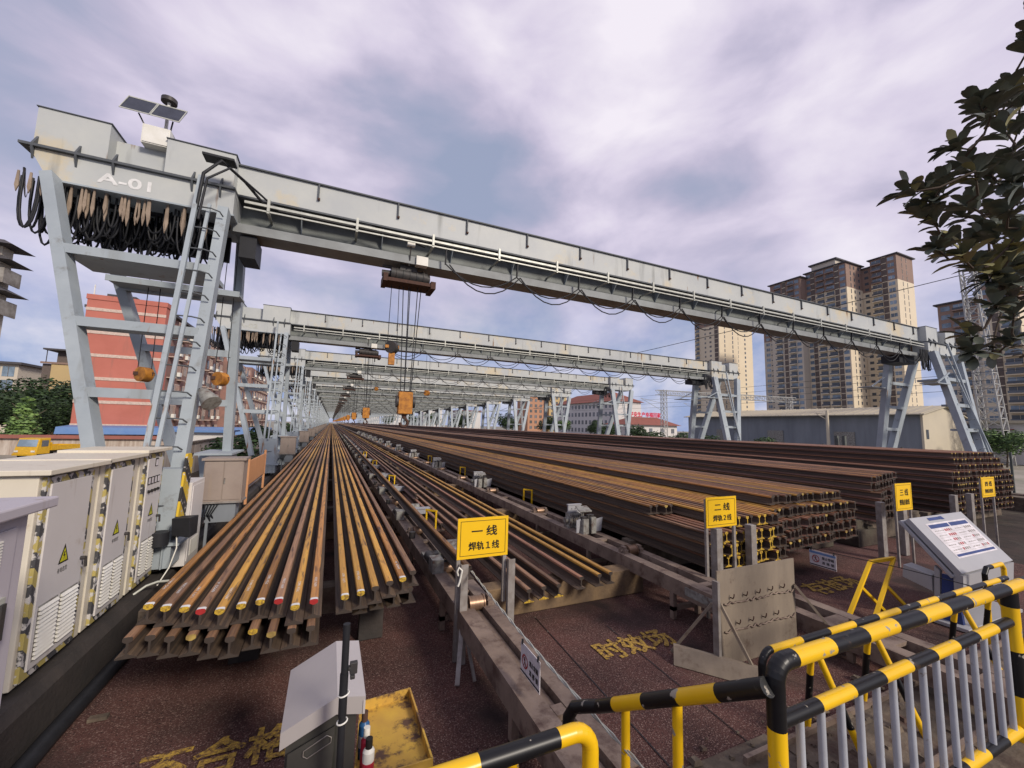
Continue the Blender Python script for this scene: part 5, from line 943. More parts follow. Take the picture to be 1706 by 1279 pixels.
for c0 in (0.18, 0.555):
    for r_ in range(5):
        v = 0.70-r_*0.088
        dq(c0, c0+0.355, v-0.035, v-0.032, 2, 0.005)
        u = c0+0.02
        while u < c0+0.16:
            l_ = rr.uniform(0.01, 0.04); dq(u, u+l_, v, v+0.014, 2, 0.005); u += l_+0.012
        for q in range(4):
            u = c0+0.2+q*0.036; dq(u, u+0.022, v-0.015, v+0.028, 2 if rr.random() < .75 else 3, 0.005)
b.build('printed_board', ['paper', 'blue', 'post', 'end_red'], t)
b = B(); b.quad(dp(0.28, 0.905, 0.004), dp(0.50, 0.905, 0.004), dp(0.50, 0.96, 0.004), dp(0.28, 0.96, 0.004), 0); b.quad(dp(0.51, 0.90, 0.004), dp(0.57, 0.90, 0.004), dp(0.55, 0.965, 0.004), dp(0.50, 0.965, 0.004), 0); b.build('name_plate', ['blue'], t)
# yellow trestle
t = empty('yellow_trestle', (8.2, 3.9, 0), 'leaning yellow tubular trestle frame on the gravel before the information desk', 'trestle')
b = B()
tops = [(8.40, 3.95, 0.70), (8.98, 3.88, 0.72)]; feet = [(7.40, 3.82, 0.0), (7.68, 3.62, 0.0)]
b.bar(feet[0], tops[0], 0.05, 0.05); b.bar(feet[1], tops[1], 0.05, 0.05); b.bar(tops[0], tops[1], 0.05, 0.05); b.build('frame', ['sign_yellow'], t)
for i in (0, 1):
    p = Vector(feet[i]).lerp(Vector(tops[i]), 0.55); B().bar(tuple(p), (p.x+0.42, p.y-0.1, 0.0), 0.04, 0.04).build('stay', ['sign_yellow'], t)
# a few small barrier ends behind the console rail
t = empty('low_handrail', (0.55, 2.2, 0), 'short low yellow and black handrail end behind the thick cropped guard rail', 'handrail', GR)
b = B(); striped(b, [(0.42, 2.02, 1.15), (1.0, 2.0, 1.17)], 0.032, 0.12, 0); b.build('top_rail', YB, t); 
for x in (0.75, 0.95): B().tube([(x, 2.01, 0), (x, 2.01, 1.15)], 0.03, 12).build('post', ['pipe_yellow'], t)
# floor lettering
def floor_letters(txt, x0, x1, y, h):
    b = B(); letter(b, txt, h, ((x0+x1)/2, y, 0.0015), (1, 0, 0), (0, 1, 0), x1-x0, 0, 0.02); struct(b, 'floor_lettering', 'floor_yellow')
floor_letters('不合格品', -1.25, 0.25, 4.33, 0.46); floor_letters('时效场', 3.26, 4.4, 4.45, 0.44); floor_letters('存放场', 8.1, 9.5, 4.75, 0.5)
tag(B().box(-1.86, -1.72, 5.2, 5.26, 0.0, 0.03).thing('timber_chip', 'concrete', 'small pale block lying by the left front of the rail pile', 'block', (-1.8, 5.23, 0)))
# ================================================================== buildings
def building(name, label, cat, org, group=None): return empty(name, org, label, cat, group)
def repeat_part(src, parent, dl, n_ref, name=None):
    o = src.copy(); COL.objects.link(o); o.parent = parent; o.location = Vector(src.location)+Vector(dl); KIDS.setdefault(parent.name, []).append(o); return o
class Win:
    """windows of one building: the first 100 are parts, the rest one more part"""
    def __init__(s, t): s.t = t; s.n = 0; s.cache = {}; s.rest = B()
    def add(s, axis, x, y, z, w, h, m_='glass', fr='tower_cream'):
        key = (axis, round(w, 2), round(h, 2), m_)
        if s.n < 98:
            if key not in s.cache:
                b = B()
                if axis == 'x':
                    b.box(-0.06, 0.02, -w/2, w/2, -h/2, h/2, 0); b.box(-0.10, -0.05, -0.04, 0.04, -h/2, h/2, 1)
                else:
                    b.box(-w/2, w/2, -0.06, 0.02, -h/2, h/2, 0); b.box(-0.04, 0.04, -0.10, -0.05, -h/2, h/2, 1)
                s.cache[key] = b.mesh('window', [m_, fr])
            o = bpy.data.objects.new('window', s.cache[key]); COL.objects.link(o); o.parent = s.t; og = s.t['_o']; o.location = (x-og[0], y-og[1], z-og[2]); s.n += 1
        else:
            if axis == 'x': s.rest.box(x-0.06, x+0.02, y-w/2, y+w/2, z-h/2, z+h/2, 0 if m_ == 'glass' else 1)
            else: s.rest.box(x-w/2, x+w/2, y-0.06, y+0.02, z-h/2, z+h/2, 0 if m_ == 'glass' else 1)
    def done(s):
        if s.rest.v: o = s.rest.build('window', ['glass', 'glass_dark'], s.t); o['kind'] = 'stuff'
def tower_block(t, W, x0, x1, y0, y1, ztop, fl, face_x, face_y, brown=4, z0=0.0, lit=True, bal=None):
    """one shaft of a tower. face_x: window columns on the -X face (y centre, width, kind); face_y the same on the -Y face"""
    zb = ztop-brown*fl
    b = B(); b.box(x0, x1, y0, y1, z0, zb, 0); 
    b.build('wall', ['tower_cream' if lit else 'tower_cream_shaded'], t)
    if brown: B().box(x0, x1, y0, y1, zb, ztop, 0).build('upper_wall', ['tower_brown'], t)
    b = B(); b.box(x0-0.9, x1+0.9, y0-0.9, y1+0.9, ztop, ztop+0.5, 0); b.build('roof', ['tower_roof'], t)
    n = int((ztop-z0)/fl)
    for (c, wd, kind) in face_x:
        for k in range(n):
            z = ztop-fl*k-fl*0.55
            if z < z0+2: break
            if kind == 'w': W.add('x', x0, c, z, wd, fl*0.55, 'glass')
            elif kind == 'd': W.add('x', x0, c, z, wd, fl*0.42, 'glass_dark')
            elif kind == 'p': pass
            elif kind == 'b': W.add('x', x0, c, z+0.1, wd, fl*0.6, 'glass_dark' if k % 3 else 'glass')
        if kind == 'p':
            B().box(x0-0.15, x0-0.001, c-wd/2, c+wd/2, z0, ztop, 0).build('dark_panel', ['tower_dark'], t)
            b = B()
            for k in range(n): b.box(x0-0.2, x0-0.151, c-wd/2, c+wd/2, ztop-fl*k-0.3, ztop-fl*k)
            b.build('floor_bands', ['tower_cream'], t)
        if kind == 'b':
            for k in range(min(n, 30)):
                z = ztop-fl*(k+1)
                if z < z0+1: break
                b = B(); b.box(x0-1.3, x0-0.001, c-wd/2-0.15, c+wd/2+0.15, z-0.12, z+0.28, 0); b.box(x0-1.3, x0-1.22, c-wd/2, c+wd/2, z+0.28, z+1.05, 1); b.build('balcony', ['tower_cream' if k >= brown else 'tower_brown', 'glass_dark'], t)
    for (c, wd, kind) in face_y:
        for k in range(n):
            z = ztop-fl*k-fl*0.55
            if z < z0+2: break
            W.add('y', c, y0, z, wd, fl*(0.5 if kind == 'w' else 0.7), 'glass_dark')
FL = 3.05; GT = 'apartment towers beyond the right crane legs'
t = building('apartment_tower', 'tallest cream apartment tower with brown top floors, behind the girder at right', 'tower', (237, 104, 0), GT); W = Win(t)
tower_block(t, W, 237.5, 252.6, 93.9, 104.0, 88.4, FL, [(96.0, 2.4, 'w'), (98.6, 1.9, 'p'), (101.6, 3.6, 'b')], [(242.5, 0.5, 's'), (246.5, 0.5, 's')])
tower_block(t, W, 238.6, 251.5, 104.0, 112.5, 85.5, FL, [(106.2, 1.6, 'd'), (109.8, 1.2, 'd')], [])
tower_block(t, W, 224.6, 238.6, 108.0, 126.2, 86.9, FL, [(109.6, 2.2, 'w'), (112.0, 1.8, 'p'), (115.0, 3.4, 'b'), (119.5, 3.2, 'b'), (123.0, 1.8, 'p'), (125.0, 1.8, 'w')], [(228.4, 0.6, 's'), (231.5, 1.0, 'w'), (235.5, 1.0, 'w')])
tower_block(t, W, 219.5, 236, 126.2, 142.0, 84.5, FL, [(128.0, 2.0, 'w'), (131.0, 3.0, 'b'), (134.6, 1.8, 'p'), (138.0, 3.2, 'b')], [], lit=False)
b = B(); b.box(226, 237, 113, 124, 86.9, 90.6, 0); b.box(225, 238, 112, 125, 90.6, 91.3, 1); b.build('roof_house', ['tower_cream_shaded', 'tower_roof'], t)
b = B(); b.box(241, 250, 96, 103, 88.4, 89.6, 0); b.build('roof_house', ['tower_cream'], t); W.done()
t = building('apartment_tower', 'slender cream apartment tower just left of the middle crane legs, columns of slit windows', 'tower', (225, 180, 0), GT); W = Win(t)
tower_block(t, W, 225.3, 243.0, 180.0, 199.0, 81.5, FL, [(182.0, 2.6, 'p'), (186.5, 1.4, 'd'), (190.5, 1.0, 'd'), (196.5, 2.5, 'b')], [(230.5, 0.8, 's'), (238.0, 0.8, 's')], brown=3)
tower_block(t, W, 243.0, 261.5, 183.0, 199.0, 79.5, FL, [], [(247.0, 0.8, 's'), (254.0, 1.2, 'w')], brown=0); W.done()
t = building('apartment_tower', 'narrow dark-windowed apartment tower between the slender one and the tallest one', 'tower', (230, 138, 0), GT); W = Win(t)
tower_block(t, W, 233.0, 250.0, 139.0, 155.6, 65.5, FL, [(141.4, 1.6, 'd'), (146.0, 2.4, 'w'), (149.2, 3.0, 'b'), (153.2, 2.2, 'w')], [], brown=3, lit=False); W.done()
t = building('apartment_tower', 'near apartment tower with blue balcony glass, half hidden by the magnolia', 'tower', (200, 55, 0), GT); W = Win(t)
tower_block(t, W, 200.0, 216.0, 49.5, 58.6, 60.0, FL, [(51.6, 3.6, 'b'), (54.8, 1.5, 'p'), (57.2, 2.0, 'w')], [(205, 0.8, 'w'), (210, 0.8, 'w')])
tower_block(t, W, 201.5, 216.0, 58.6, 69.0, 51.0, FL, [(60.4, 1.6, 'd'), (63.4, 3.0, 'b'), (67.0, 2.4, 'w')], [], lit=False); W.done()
t = building('apartment_tower', 'cream tower at the right edge of the photo behind the magnolia leaves', 'tower', (182, 34, 0), GT); W = Win(t)
tower_block(t, W, 186.0, 206.0, 26.0, 45.5, 34.0, FL, [(30.0, 2.4, 'w'), (35.0, 3.4, 'b'), (40.5, 1.8, 'p')], [(190, 1, 'w')], brown=0); W.done()
# warehouse
t = building('warehouse', 'long grey-walled warehouse with pale ribbed roof and cream gable behind the right crane legs', 'warehouse', (58, 22, 0))
b = B(); b.prism([(21.9, 0), (53, 0), (53, 5.35), (21.9, 5.35)], 'x', 58.0, 67.0); b.build('wall', ['ware_wall'], t)
b = B(); b.prism([(57.9, 0), (67.1, 0), (67.1, 5.0), (62.8, 6.25), (57.9, 5.35)], 'y', 21.7, 21.9); gb = b.build('gable', ['ware_gable'], t)
b = B(); b.box(58.4, 58.55, 21.64, 21.7, 2.6, 3.6, 0); b.box(58.7, 58.85, 21.64, 21.7, 2.6, 3.6, 0); b.build('window', ['glass_dark'], gb)
b = B(); b.add([(57.2, 21.3, 5.28), (57.2, 53.3, 5.28), (62.8, 53.3, 6.4), (62.8, 21.3, 6.4), (67.6, 21.3, 5.1), (67.6, 53.3, 5.1), (57.2, 21.3, 5.18), (57.2, 53.3, 5.18), (62.8, 53.3, 6.28), (62.8, 21.3, 6.28), (67.6, 21.3, 5.0), (67.6, 53.3, 5.0)], [(0, 1, 2, 3), (3, 2, 5, 4), (7, 6, 9, 8), (8, 9, 10, 11), (0, 6, 7, 1), (4, 5, 11, 10), (0, 3, 9, 6), (3, 4, 10, 9), (1, 7, 8, 2), (2, 8, 11, 5)])
for k in range(32): b.bar((57.2, 21.6+k, 5.30), (62.8, 21.6+k, 6.42), 0.06, 0.06)
b.build('roof', ['ware_roof'], t)
for i, y in enumerate((28, 36.5, 45)): B().box(57.88, 57.998, y, y+2.2, 0, 3.2, 0).build('door', ['machine_grey'], t)
# small cream house right of the warehouse
t = building('low_house', 'low cream house with a white-framed window at the right edge behind the lattice mast', 'house', (70, 19, 0))
b = B(); b.box(70.0, 84, 14.0, 21.5, 0, 4.6, 0); b.build('wall', ['white_wall'], t); B().box(69.5, 84.5, 13.5, 22, 4.6, 4.9).build('roof', ['ware_roof'], t)
for y in (15.6, 19.6):
    f_ = B().box(69.94, 70.0, y-0.8, y+0.8, 2.4, 3.7).build('window', ['white_paint'], t); B().box(69.9, 69.94, y-0.7, y-0.04, 2.5, 3.6).box(69.9, 69.94, y+0.04, y+0.7, 2.5, 3.6).build('pane', ['glass_dark'], f_)
    B().box(69.6, 69.99, y-1.0, y+1.0, 3.85, 3.95).build('awning', ['tile_red'], t)
# white four-storey building and low red-roofed hall
t = building('dormitory_block', 'long white four-storey building with red hipped roof beyond the middle crane legs', 'building', (88, 112, 0)); W = Win(t)
B().box(88, 100, 112.2, 150, 0, 12.4).build('wall', ['white_wall'], t)
b = B(); b.add([(87, 111.4, 12.4), (101, 111.4, 12.4), (101, 151, 12.4), (87, 151, 12.4), (94, 119, 16.2), (94, 144, 16.2)], [(0, 1, 4), (1, 2, 5, 4), (2, 3, 5), (3, 0, 4, 5), (3, 2, 1, 0)]); b.build('roof', ['tile_red'], t)
for k in range(4):
    for i in range(15): W.add('x', 88, 114+i*2.4, 10.9-k*2.9, 1.1, 1.5, 'glass_dark', 'white_wall')
W.done()
t = building('low_hall', 'low white hall with red hipped roof and red roof letters right of the dormitory', 'building', (80, 95, 0)); W = Win(t)
B().box(81, 99, 95, 106, 0, 4.3).build('wall', ['white_wall'], t)
b = B(); b.add([(80, 94, 4.3), (100, 94, 4.3), (100, 107, 4.3), (80, 107, 4.3), (85, 100, 6.8), (95.5, 100, 6.8)], [(0, 1, 5, 4), (1, 2, 5), (2, 3, 4, 5), (3, 0, 4), (3, 2, 1, 0)]); b.build('roof', ['tile_red'], t)
b = B(); letter(b, '平安生产幸福回家', 1.6, (90.4, 99.5, 7.5), (1, 0, 0), (0, 0, 1), 12.5, 0, 0.12); b.build('roof_lettering', ['sign_red'], t)
b = B(); b.bar((84, 99.6, 6.75), (97, 99.6, 6.75), 0.1, 0.1); b.build('letter_frame', ['lattice'], t)
for i in range(4): W.add('y', 84+i*4.4, 95, 2.6, 1.2, 1.4, 'glass_dark', 'white_wall')
W.done()
for i, (xa, xb, za, nm, mm) in enumerate([(98.6, 108.5, 19.6, 'salmon apartment block seen between far crane legs, lower of the two', 'orange_wall'), (112, 123.5, 24.6, 'orange-yellow apartment block rising behind the white dormitory roof', 'beige')]):
    t = building('apartment_block', nm, 'building', (xa, 200, 0)); W = Win(t)
    B().box(xa, xb, 200, 214, 0, za).build('wall', [mm], t); B().box(xa-0.5, xb+0.5, 199.5, 214.5, za, za+0.4).build('roof', ['tower_roof'], t)
    for k in range(6):
        for j in range(3): W.add('y', xa+2+j*3, 200, za-2-k*3, 1.4, 1.6, 'glass_dark')
    W.done()
for i, (xa, ya, h, nm) in enumerate([(30, 430, 9, 'small far white building at the end of the rail yard'), (46, 380, 12, 'far pale building beyond the end of the crane row'), (62, 300, 14, 'far grey-white block seen through the far crane legs'), (75, 250, 12, 'far white block right of the far crane legs')]):
    t = building('far_building', nm, 'building', (xa, ya, 0)); W = Win(t); B().box(xa, xa+14, ya, ya+20, 0, h).build('wall', ['white_wall'], t); B().box(xa-.5, xa+14.5, ya-.5, ya+20.5, h, h+.5).build('roof', ['tile_red' if i % 2 else 'tower_roof'], t)
    for k in range(int(h/3)):
        for j in range(5): W.add('x', xa, ya+2+j*4, h-2-k*3, 1.5, 1.5, 'glass_dark')
    W.done()
# ------------------------------------------------------------------ left side
t = building('red_apartment_house', 'red-walled six-storey house with pale bands behind the nearest crane leg', 'building', (-26, 70, -1.9)); W = Win(t)
B().box(-30.3, -22.0, 70, 72.4, -1.9, 18.1).build('wall', ['red_wall'], t); B().box(-30.3, -22.6, 72.4, 84, -1.9, 17.6).build('rear_wall', ['brick_pink'], t)
for k in range(6): B().box(-30.34, -21.96, 69.93, 69.999, 16.6-k*3.05, 17.0-k*3.05).build('band', ['band'], t)
b = B(); b.box(-30.4, -21.9, 69.9, 72.5, 18.1, 18.75, 0); b.box(-28.5, -25.5, 70.2, 74, 18.75, 19.1, 1); b.box(-30.0, -29.9, 70.5, 70.6, 18.75, 20.2, 2); b.build('parapet', ['red_wall', 'tower_roof', 'white_paint'], t)
# balconied facade running away along the yard
rr = random.Random(9)
def balcony_house(ya, yb, x, ztop, label, mwall):
    t = building('balcony_house', label, 'building', (x, ya, -1.9), 'apartment houses along the left of the yard'); W = Win(t)
    B().box(x-0.3 if ya < 80 else x-9, x, ya, min(yb, 84) if ya < 80 else yb, -1.9, ztop).build('wall', [mwall], t)
    if ya < 80: B().box(x-9, x, 84, yb, -1.9, ztop).build('wall', [mwall], t); B().box(x-9.4, x+0.5, ya, yb-0.05, ztop, ztop+0.35).build('roof', ['tower_roof'], t)
    fl = 3.05; n = int((ztop+1.9)/fl); nb = int((yb-ya)/4.2)
    for k in range(n):
        for j in range(nb):
            y = ya+1.2+j*4.2; z = ztop-fl*(k+1)
            W.add('x', x+0.07, y+2.9, z+1.6, 1.1, 1.5, 'glass_dark', 'band')
            d_ = rr.uniform(0.6, 1.1); b = B(); b.box(x+0.001, x+d_, y-0.3, y+1.7, z+0.2, z+0.32, 0); b.box(x+d_-0.04, x+d_, y-0.3, y+1.7, z+0.32, z+1.0, 1)
            for q in range(6): b.box(x+d_-0.03, x+d_, y-0.3+q*0.39, y-0.26+q*0.39, z+1.0, z+2.3, 0)
            b.box(x+d_-0.04, x+d_, y-0.3, y+1.7, z+2.3, z+2.42, 0)
            if rr.random() < 0.5: b.box(x+d_, x+d_+0.35, y+0.2, y+1.0, z+0.5, z+1.1, 2)
            b.build('balcony', ['band', 'cage' if rr.random() < .6 else 'brick_pink', 'white_paint'], t)
    W.done()
balcony_house(72.6, 105, -22.25, 17.5, 'pinkish house with caged balconies right behind the red house', 'brick_pink')
balcony_house(107, 130, -21.5, 16.6, 'pinkish house with caged balconies farther along, seen between crane legs', 'brick_pink')
balcony_house(134, 168, -21.5, 17.6, 'far pinkish balcony house along the left of the yard', 'brick_pink')
t = building('beige_house', 'yellow-beige house with dark roof terrace left of the red house', 'building', (-49, 105, -1.9)); W = Win(t)
B().box(-49.2, -40, 105, 118, -1.9, 12.6).build('wall', ['beige'], t); B().box(-50.6, -49.2, 105.4, 118, -1.9, 12.4).build('stair_bay', ['tower_dark'], t)
b = B(); b.box(-50.4, -45.5, 104.4, 112, 15.0, 15.3, 0); b.box(-50.0, -49.9, 104.8, 104.9, 12.6, 15, 0); b.box(-46.1, -46.0, 104.8, 104.9, 12.6, 15, 0); b.box(-49, -46.5, 106, 112, 12.6, 15, 1); b.build('roof_terrace', ['tower_roof', 'tower_dark'], t)
b = B(); b.box(-50.7, -40, 104.8, 105, 12.4, 12.75); b.build('cornice', ['tower_brown'], t)
for k in range(3): W.add('x', -50.6, 110, 9.5-k*3.2, 3, 1.8, 'glass_dark')
W.done()
t = building('glazed_house', 'far left house with glazed dark-framed balconies above the trees', 'building', (-70, 125, -1.9)); W = Win(t)
B().box(-75, -64.0, 125.5, 140, -1.9, 13.6).build('wall', ['tower_cream_shaded'], t); B().box(-75.5, -63.2, 124.6, 140, 13.6, 14.1).build('roof', ['tower_roof'], t)
for k in range(4):
    for j in range(4): W.add('y', -72.4+j*2.3, 125.5, 12-k*3, 1.9, 2.2, 'glass', 'tower_dark')
W.done()
t = building('far_block', 'small salmon block between the glazed house and the beige house', 'building', (-86, 170, -1.9)); W = Win(t); B().box(-88, -70, 170, 185, -1.9, 16.3).build('wall', ['orange_wall'], t)
for j in range(5): W.add('y', -86+j*3.3, 170, 14, 1.4, 1.6, 'glass_dark')
W.done()
t = building('eaves_tower', 'dark tiered eaves of a building cut off by the left edge of the photo', 'building', (-18, 30, -1.9)); W = Win(t)
B().box(-28, -21.6, 30.6, 38, -1.9, 11.9).build('wall', ['tower_cream_shaded'], t); B().box(-21.6, -16.75, 30.3, 31.1, -1.9, 11.9).build('wing', ['tower_cream_shaded'], t)
for z in (11.75, 10.9, 9.2): b = B(); b.add([(-24, 29.6, z), (-16.05, 29.6, z), (-16.05, 31.5, z), (-24, 31.5, z), (-24, 30.3, z+0.38), (-16.75, 30.3, z+0.38), (-16.75, 31.2, z+0.38), (-24, 31.2, z+0.38)], [(3, 2, 1, 0), (0, 1, 5, 4), (1, 2, 6, 5), (4, 5, 6, 7)]); b.build('eave', ['tower_roof'], t)
for z in (10.4, 8.7): b = B(); b.box(-17.2, -16.35, 29.9, 30.0, z-0.7, z+0.1, 0); b.box(-16.4, -16.35, 30, 31.2, z-0.7, z+0.1, 0); b.build('balcony_rail', ['cage'], t)
W.add('y', -17.6, 30.3, 9.9, 1, 1.2, 'glass_dark'); W.done()
t = building('blue_shed', 'low shed with bright blue fascia at the foot of the red house', 'shed', (-24, 66, -1.9)); B().box(-30, -8.5, 67.3, 69.6, -1.9, 0.6).build('wall', ['wall_white'], t)
b = B(); b.hexa([(-30.3, 66.9, 0.5), (-8.0, 66.9, 0.6), (-8.0, 69.8, 0.8), (-30.3, 69.8, 0.7), (-30.3, 67.1, 1.35), (-8.0, 67.1, 1.5), (-8.0, 69.8, 1.7), (-30.3, 69.8, 1.55)]); b.build('roof', ['shed_blue'], t)
t = building('yard_wall', 'long stained white wall with red coping behind the yellow truck', 'wall', (-30, 66, -1.9)); B().box(-70, -9.0, 66, 66.3, -1.9, 0.0).build('wall_face', ['wall_white'], t); b = B(); b.prism([(65.6, 0.0), (66.7, 0.0), (66.4, 0.4), (66.0, 0.4)], 'x', -70, -9.0); b.build('coping', ['tile_red'], t)
t = building('white_hut', 'small white hut with grey roof between the nearest crane legs', 'hut', (-9.5, 40, -0.5)); B().box(-11.2, -7.9, 40, 44, -0.1, 1.7).build('wall', ['white_wall'], t); B().box(-11.5, -7.6, 39.6, 44.4, 1.7, 1.85).build('roof', ['shed_blue'], t)
t = building('yard_fence', 'low pale boundary wall running along the left of the crane track', 'wall', (-6.5, 60, 0)); B().box(-6.6, -6.4, 16, 320, -0.1, 1.5).build('wall_face', ['wall_white'], t)
B().box(-6.65, -6.35, 16, 320, 1.5, 1.6).build('coping', ['concrete'], t)
for i, (x, y, h) in enumerate([(-4.9, 11.2, 0.3), (-5.3, 12.0, 0.5), (-4.6, 12.5, 0.25)]):
    b = B(); b.hexa([(x-0.5, y-0.3, -0.02), (x+0.5, y-0.4, -0.02), (x+0.6, y+0.4, -0.02), (x-0.4, y+0.3, -0.02), (x-0.4, y-0.2, h), (x+0.4, y-0.3, h), (x+0.45, y+0.3, h), (x-0.3, y+0.2, h)]); b.thing('scrap_heap', ['shed_blue' if i == 0 else 'concrete'], ['folded blue-grey tarpaulin heap behind the slim cabinet', 'grey rubble heap behind the slim cabinet', 'small rubble heap before the tan crane cabinet'][i], 'heap', (x, y, 0), None, 0.03)
# ------------------------------------------------------------------ truck
t = empty('truck', (-27.5, 58, -1.9), 'yellow flatbed truck parked before the stained white wall at left', 'truck')
def tx(b, rot=R_(78)):
    c, s_ = math.cos(rot), math.sin(rot); b.v = [(-29.0+(x*c-y*s_), 59.6+(x*s_+y*c), -1.9+z) for x, y, z in b.v]; return b
b = B(); b.hexa([(-0.05, -1.0, 0.5), (1.6, -1.0, 0.5), (1.6, 1.0, 0.5), (-0.05, 1.0, 0.5), (0.35, -0.92, 2.15), (1.6, -0.95, 2.2), (1.6, 0.95, 2.2), (0.35, 0.92, 2.15)]); cab_ = tx(b).build('cab', ['truck'], t, 0.05)
b = B(); b.hexa([(0.11, -0.86, 1.3), (0.14, -0.86, 1.3), (0.14, 0.86, 1.3), (0.11, 0.86, 1.3), (0.29, -0.82, 2.02), (0.32, -0.82, 2.02), (0.32, 0.82, 2.02), (0.29, 0.82, 2.02)]); tx(b).build('windscreen', ['glass'], cab_)
for sy in (-1, 1):
    b = B(); b.box(0.55, 1.3, sy*0.99-0.02, sy*0.99+0.02, 1.3, 1.95); tx(b).build('side_window', ['glass_dark'], cab_)
    b = B(); b.box(-0.07, 0.0, sy*0.72-0.16, sy*0.72+0.16, 0.72, 0.9); tx(b).build('headlight', ['white_paint'], cab_)
    for xw in (0.85, 4.0): b = B(); b.tube([(xw, sy*0.72, 0.4), (xw, sy*0.98, 0.4)], 0.4, 16); tx(b).build('wheel', ['tyre'], t)
b = B(); b.box(-0.12, 0.1, -0.98, 0.98, 0.38, 0.58); tx(b).build('bumper', ['truck'], t)
b = B(); b.box(1.7, 5.4, -1.05, 1.05, 0.85, 0.95); [b.box(1.7, 5.4, s_*1.02-0.03, s_*1.02+0.03, 0.95, 1.35) for s_ in (-1, 1)]; b.box(5.34, 5.4, -1.0, 1.0, 0.95, 1.35); b.box(1.7, 1.76, -1.0, 1.0, 0.95, 1.7); tx(b).build('cargo_bed', ['truck'], t)
b = B(); b.box(0.3, 5.2, -0.4, 0.4, 0.55, 0.85); tx(b).build('chassis', ['machine'], t)
# ------------------------------------------------------------------ lattice mast, portal, poles, wires
def lattice_col(b, x, y, z0, z1, w0, w1, step, r=0.05, lean=(0, 0)):
    def c(z):
        t_ = (z-z0)/(z1-z0); w_ = (w0+(w1-w0)*t_)/2; xx, yy = x+lean[0]*t_, y+lean[1]*t_
        return [(xx-w_, yy-w_, z), (xx+w_, yy-w_, z), (xx+w_, yy+w_, z), (xx-w_, yy+w_, z)]
    n = int((z1-z0)/step)
    for k in range(4): b.bar(c(z0)[k], c(z1)[k], r, r)
    for i in range(n):
        a, d = c(z0+i*step), c(z0+(i+1)*step)
        for k in range(4): b.bar(a[k], d[(k+1) % 4], r*0.7, r*0.7); b.bar(d[k], d[(k+1) % 4], r*0.6, r*0.6)
b = B(); lattice_col(b, 66.5, 18.9, 0, 22.0, 1.7, 1.0, 1.25, 0.13, (-1.6, 0.6)); b.thing('lattice_mast', ['lattice'], 'tall white lattice mast right of the far crane legs, behind the magnolia', 'mast', (66.5, 19, 0))
t = empty('catenary_portal', (60.5, 62, 0), 'railway catenary portal with lattice beam between the middle crane legs', 'portal')
b = B(); lattice_col(b, 61.2, 62, 0, 11.0, 0.9, 0.8, 0.9, 0.09); b.build('column', ['lattice'], t)
b = B(); lattice_col(b, 81.6, 50, 0, 9.6, 0.9, 0.8, 0.9, 0.09); b.build('column', ['lattice'], t)
b = B(); A, D = Vector((59.8, 62.6, 10.9)), Vector((82.6, 49.6, 9.8)); n = 30
for dz in (0, -0.95):
    for dyy in (-0.3, 0.3): b.bar(A+Vector((0, dyy, dz)), D+Vector((0, dyy, dz)), 0.11, 0.11)
for i in range(n):
    p, q = A.lerp(D, i/n), A.lerp(D, (i+1)/n)
    for dyy in (-0.3, 0.3): b.bar(p+Vector((0, dyy, 0)), q+Vector((0, dyy, -0.95)), 0.06, 0.06); b.bar(q+Vector((0, dyy, 0)), q+Vector((0, dyy, -0.95)), 0.05, 0.05)
b.build('beam', ['lattice'], t)
b = B()
for f_ in (0.28, 0.62): p = A.lerp(D, f_); b.bar(p+Vector((0, 0, -0.95)), p+Vector((0, 0, -3.4)), 0.1, 0.1); b.bar(p+Vector((0, 0, -2.6)), p+Vector((-1.8, 1.0, -2.2)), 0.06, 0.06); b.bar(p+Vector((0, 0, -3.4)), p+Vector((-1.8, 1.0, -2.2)), 0.06, 0.06)
b.bar((61, 62, 8.2), (57.0, 64, 9.2), 0.07, 0.07); b.bar((61, 62, 6.6), (57.0, 64, 9.2), 0.07, 0.07); b.build('registration_arm', ['lattice'], t)
t = empty('concrete_pole', (56.3, 30, 0), 'pale concrete pole with a short arm before the warehouse', 'pole'); B().tube([(56.3, 30, 0), (56.3, 30, 5.8)], 0.2, 10, r2=0.15).build('shaft', ['ware_gable'], t); b = B(); b.bar((56.3, 30, 5.3), (56.3, 31.4, 5.5), 0.08, 0.08); b.bar((56.3, 30, 4.6), (56.3, 31.2, 5.4), 0.06, 0.06); b.build('arm', ['ware_gable'], t)
def wire(p, q, sag, label, r=0.02):
    p, q = Vector(p), Vector(q); B().tube([tuple(p.lerp(q, k/16)-Vector((0, 0, sag*4*(k/16)*(1-k/16)))) for k in range(17)], r, 5).thing('overhead_wire', ['cable'], label, 'wire', tuple(p))
wire((64.9, 19.5, 21.4), (20, 100, 9.0), 0.6, 'thin overhead wire slanting down across the towers from the lattice mast', 0.045)
for i in range(4): wire((57, 14, 7.6+i*0.8), (57, 90, 7.3+i*0.8), 0.3, ['lowest railway wire stretched before the warehouse roof', 'second lowest railway wire before the warehouse', 'third railway wire before the towers', 'highest railway wire before the towers'][i], 0.02)
wire((-5.1, 9.4, 7.0), (-32, 60, 27.5), 0.8, 'thin wire running left from the crane head to the edge of the photo', 0.02)
b = B(); b.tube([(64.7, 19.6, 22.0), (64.6, 19.6, 23.1)], 0.06, 6)
for k in range(6): b.tube([(64.69-k*0.015, 19.6, 22.1+k*0.16), (64.68-k*0.015, 19.6, 22.16+k*0.16)], 0.16, 10)
b.thing('insulator', ['machine'], 'dark ribbed insulator on top of the lattice mast', 'insulator', (64.6, 19.6, 22))
t = empty('wire_fence', (29.5, 40, 0), 'thin wire fence behind the right crane legs', 'fence')
